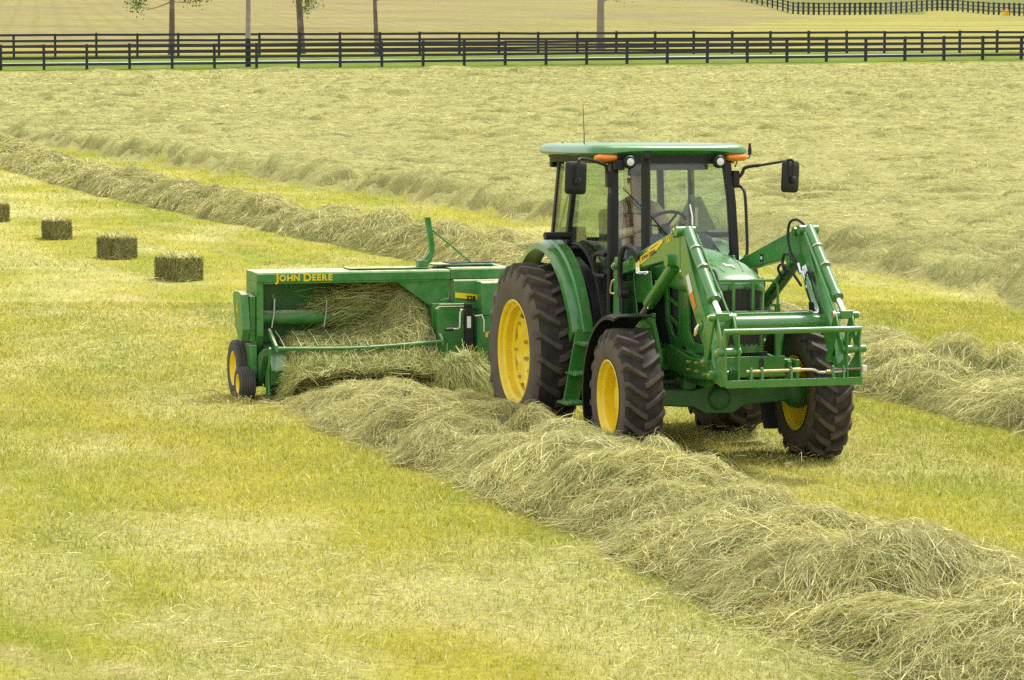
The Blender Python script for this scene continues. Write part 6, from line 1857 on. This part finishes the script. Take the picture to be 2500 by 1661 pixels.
# hoses at the near arm
for k in range(4):
    y_ = -.66 - .022 * (k % 2); dx = .035 * k
    tp(MB().tube(catmull([(1.56 + dx * .7, y_, 1.12), (1.56 + dx * .6, y_, 1.45), (1.57 + dx * .4, y_ - .02, 1.72), (1.63 + dx, y_ - .02, 1.90 + .01 * k), (1.78 + dx, y_ - .01, 1.965 - .008 * k), (1.90 + dx * .6, y_, 1.91), (1.93 + dx * .5, -.645, 1.80)], 5), .0125, 8), "hydraulic_hose", M_RUBBER)
for k in range(2):
    dx = .05 * k
    tp(MB().tube(catmull([(1.945 + dx, -.648, 1.82), (1.945 + dx, -.648, 1.73 + .01 * k), (1.97 + dx, -.648, 1.705 + .012 * k), (2.16 + dx, -.645, 1.715 + .012 * k)], 4), .012, 8), "hydraulic_line", M_CHROME)
tp(MB().cyl((1.60, -.70, 1.50), (1.60, -.62, 1.50), .05, seg=10), "hose_tie", M_RUBBER)
tp(MB().tube(catmull([(3.03, -.53, 2.155), (3.06, -.50, 2.05), (3.10, -.50, 1.97), (3.24, -.49, 1.92), (3.28, -.49, 1.86)], 5), .0125, 8), "hydraulic_hose", M_RUBBER)
tp(MB().tube(catmull([(3.36, -.49, 1.80), (3.44, -.47, 1.79), (3.52, -.47, 1.70), (3.60, -.48, 1.60)], 5), .0125, 8), "hydraulic_hose", M_RUBBER)
tp(MB().cyl((3.59, -.48, 1.62), (3.63, -.48, 1.57), .016, seg=8), "hose_fitting", M_CHROME)
tp(MB().tube([(2.97, -.50, 2.18), (2.94, -.49, 2.26), (2.88, -.49, 2.36)], .007, 6), "level_indicator", M_WHITE)
tp(MB().tube(catmull([(1.50, -.70, 1.62), (1.46, -.72, 1.60), (1.42, -.72, 1.50), (1.50, -.70, 1.49)], 4), .010, 6), "valve_lever", M_BRASS)

# tool carrier
car = tp(MB().cyl((4.085, -.64, 1.310), (4.085, .63, 1.310), .026, seg=16), "tool_carrier")
pp = [(4.10, 1.335), (4.06, 1.335), (4.00, 1.20), (3.99, 1.08), (3.86, .98), (3.82, .92), (3.86, .86), (4.00, .83), (4.115, .84), (4.115, .95), (4.085, 1.20)]
for s in (-1, 1):
    for yy in (.625, .505):
        p2 = pp if yy > .55 else [(4.10, 1.30), (4.06, 1.30), (4.02, 1.18), (4.02, 1.05), (3.90, .98), (3.84, .92), (3.90, .86), (4.02, .85), (4.11, .85), (4.10, 1.0)]
        side_plate(p2, yy, .016, s, "carrier_plate", parent=car, bevel=.004)
    MB().cyl((4.05, s * .50, 1.135), (4.05, s * .63, 1.135), .035, seg=16).build("carrier_spacer", M_GREEN, car)
MB().prism([(4.117, .832), (4.117, .898), (4.150, .898), (4.150, .832)], -.635, .625).build("carrier_angle", M_GREEN, car, bevel=.003)
for yy in (-.40, -.30, -.03, .36, .46):
    MB().prism([(4.085, .86), (4.085, .985), (4.095, 1.0), (4.12, 1.0), (4.13, .985), (4.13, .86)], yy - .010, yy + .010).build("latch_lug", M_GREEN, car, bevel=.003)
ro = MB().tube(catmull([(4.108, -.44, .968), (4.108, -.05, .97), (4.108, .10, .972), (4.108, .19, .965), (4.108, .24, .945), (4.108, .36, .945), (4.108, .48, .948)], 4), .011, 8)
lr = ro.build("latch_rod", M_STEEL, car)
MB().cyl((4.108, .36, .968), (4.108, .64, .968), .010, seg=8).build("latch_rod", M_RUST, car)
MB().cyl((4.108, -.43, .968), (4.108, -.06, .969), .0125, seg=8).build("latch_pin", M_BRASS, car)
MB().cyl((4.108, -.03, .970), (4.108, .06, .972), .019, seg=8).build("latch_collar", M_BRASS, car)
MB().tube([(4.108 + .017 * math.cos(t * 50), .30 + .07 * t, .946 + .017 * math.sin(t * 50)) for t in np.linspace(0, 1, 60)], .004, 5).build("latch_spring", M_BRASS, car)
MB().bx(4.085, 4.135, .635, .675, .945, .995).build("latch_handle", M_WHITE, car, bevel=.006)
# ------------------------------------------------------------------ driver
M_SKIN = mat("skin", (0.52, 0.31, 0.22), rough=0.55)
M_SHIRT = mat("salmon_shirt", (0.85, 0.58, 0.42), rough=0.85, var=0.15, vscale=9)
M_UNDER = mat("grey_undershirt", (0.30, 0.34, 0.36), rough=0.85)
M_JEANS = mat("blue_jeans", (0.07, 0.12, 0.22), rough=0.85, var=0.15, vscale=12)
M_CAP = mat("dark_cap", (0.05, 0.06, 0.08), rough=0.8)
M_STRAP = mat("brown_suspender", (0.20, 0.10, 0.03), rough=0.7)

def skin_mesh(name, joints, edges, m, parent, root=0, sub=2):
    """joints: (x, y, z, r)"""
    me = bpy.data.meshes.new(name)
    me.from_pydata([j[:3] for j in joints], edges, [])
    o = link(bpy.data.objects.new(name, me))
    if parent: o.parent = parent
    md = o.modifiers.new("skin", 'SKIN'); md.use_smooth_shade = True
    if not me.skin_vertices:
        bm = bmesh.new(); bm.from_mesh(me); bm.verts.layers.skin.verify(); bm.to_mesh(me); bm.free()
    for i, j in enumerate(joints):
        r = j[3]
        me.skin_vertices[0].data[i].radius = r if isinstance(r, tuple) else (r, r)
        me.skin_vertices[0].data[i].use_root = (i == root)
    sb = o.modifiers.new("sub", 'SUBSURF'); sb.levels = sub; sb.render_levels = sub
    me.materials.append(m)
    return o

DX, DY = .10, .02        # seat position
body_j = [(DX, DY, 1.72, .13), (DX - .02, DY, 1.90, .12), (DX - .04, DY, 2.10, .13), (DX - .03, DY, 2.26, .10), (DX - .01, DY, 2.36, .055), (DX + .01, DY, 2.44, .072), (DX + .015, DY, 2.52, .088), (DX + .01, DY, 2.60, .070)]
body_e = [(i, i + 1) for i in range(7)]
def chain(start, pts):
    k = len(body_j)
    for i, p in enumerate(pts):
        body_j.append(p); body_e.append((start if i == 0 else k + i - 1, k + i))
    return len(body_j) - 1
hands = []
for s, hx, hy, hz in ((1, .83, .24, 2.12), (-1, .70, -.12, 2.06)):
    h = chain(3, [(DX - .03, DY + s * .12, 2.27, .075), (DX - .01, DY + s * .20, 2.24, .062), (DX + .17, DY + s * .27, 2.03, .047), (DX + .22, DY + s * .27, 1.99, .044),
                  (hx - .14, hy + s * .03, hz - .02, .033), (hx - .07, hy, hz, .026), (hx - .02, hy, hz + .01, .030)])
    for k, oy in enumerate((-.030, -.010, .010, .030)):
        chain(h, [(hx + .02, hy + oy, hz + .03, .010), (hx + .045, hy + oy, hz + .012, .009), (hx + .035, hy + oy, hz - .012, .008)])
    chain(h, [(hx - .01, hy - s * .04, hz + .0, .011), (hx + .02, hy - s * .05, hz + .015, .009)])
    chain(0, [(DX + .08, DY + s * .09, 1.70, .095), (DX + .40, DY + s * .15, 1.70, .072), (DX + .46, DY + s * .15, 1.66, .065), (DX + .50, DY + s * .15, 1.30, .045), (DX + .50, DY + s * .15, 1.18, .040), (DX + .64, DY + s * .16, 1.14, .035)])
PER = skin_mesh("person", body_j, body_e, M_SKIN, None)
tag(PER, "driver in a salmon shirt and cap seated in the cab, hands on the steering wheel", "person")
# nose, ears
MB().loft([[(DX + .09 + k * .01, DY + w_ * math.cos(a), z + w_ * math.sin(a)) for a in np.linspace(0, 2 * math.pi, 8, endpoint=False)] for k, w_, z in ((-1, .012, 2.535), (.5, .012, 2.52), (2, .014, 2.505), (2.6, .008, 2.503))]).build("nose", M_SKIN, PER)
for s in (-1, 1):
    MB().loft([[(DX + .0 + k * .022 * math.cos(a), DY + s * y_, 2.52 + k * .032 * math.sin(a)) for a in np.linspace(0, 2 * math.pi, 10, endpoint=False)] for y_, k in ((.080, .8), (.092, 1.0), (.100, .7))]).build("ear", M_SKIN, PER)
    MB().cyl((DX + .092, DY + s * .032, 2.545), (DX + .100, DY + s * .032, 2.545), .010, seg=8).build("eye", M_DECAL_K, PER)
MB().bx(DX + .090, DX + .098, DY - .025, DY + .025, 2.462, 2.470).build("mouth", mat("lips", (0.30, 0.12, 0.09), rough=.5), PER)
# shirt
sj = [(DX, DY, 1.70, (.155, .185)), (DX - .02, DY, 1.90, (.145, .175)), (DX - .04, DY, 2.10, (.150, .185)), (DX - .03, DY, 2.25, (.115, .15)), (DX - .02, DY, 2.315, (.075, .085))]
se = [(0, 1), (1, 2), (2, 3), (3, 4)]
for s, hx, hy, hz in ((1, .83, .24, 2.12), (-1, .70, -.12, 2.06)):
    k = len(sj)
    sj += [(DX - .03, DY + s * .13, 2.265, .090), (DX - .01, DY + s * .205, 2.235, .078), (DX + .17, DY + s * .275, 2.03, .064), (DX + .22, DY + s * .275, 1.99, .060), (hx - .15, hy + s * .03, hz - .02, .048)]
    se += [(3, k), (k, k + 1), (k + 1, k + 2), (k + 2, k + 3), (k + 3, k + 4)]
skin_mesh("shirt", sj, se, M_SHIRT, PER)
tj = [(DX, DY, 1.71, (.15, .17))]; te = []
for s in (-1, 1):
    k = len(tj)
    tj += [(DX + .08, DY + s * .09, 1.705, .110), (DX + .40, DY + s * .15, 1.70, .086), (DX + .46, DY + s * .15, 1.66, .080), (DX + .50, DY + s * .15, 1.30, .062), (DX + .50, DY + s * .15, 1.20, .058)]
    te += [(0, k), (k, k + 1), (k + 1, k + 2), (k + 2, k + 3), (k + 3, k + 4)]
skin_mesh("trousers", tj, te, M_JEANS, PER)
MB().tube(catmull([(DX + .03, DY - .11, 2.32), (DX + .10, DY - .10, 2.20), (DX + .13, DY - .10, 2.0), (DX + .14, DY - .10, 1.80)], 4), .018, 6).build("suspender", M_STRAP, PER)
MB().tube(catmull([(DX + .03, DY + .11, 2.32), (DX + .10, DY + .10, 2.20), (DX + .13, DY + .10, 2.0), (DX + .14, DY + .10, 1.80)], 4), .018, 6).build("suspender", M_STRAP, PER)
MB().prism([(DY - .04, 2.33), (DY + .04, 2.33), (DY + .015, 2.18), (DY - .015, 2.18)], DX + .085, DX + .105, 'x').build("undershirt", M_UNDER, PER)
cp = MB().loft([[(DX + .012 + .100 * k * math.cos(a), DY + .092 * k * math.sin(a), z) for a in np.linspace(0, 2 * math.pi, 22, endpoint=False)] for k, z in ((1.0, 2.565), (1.02, 2.595), (.96, 2.63), (.75, 2.66), (.35, 2.672))])
cap = cp.build("cap", M_CAP, PER, angle=60)
MB().loft([[(DX + .09 + .085 * t, DY + w_, 2.572 - .012 * t + dz) for w_, dz in ((-.075 * (1 - .35 * t * t), 0), (0, .012), (.075 * (1 - .35 * t * t), 0), (0, .004))] for t in (0, .5, 1)]).build("cap_peak", M_CAP, PER)
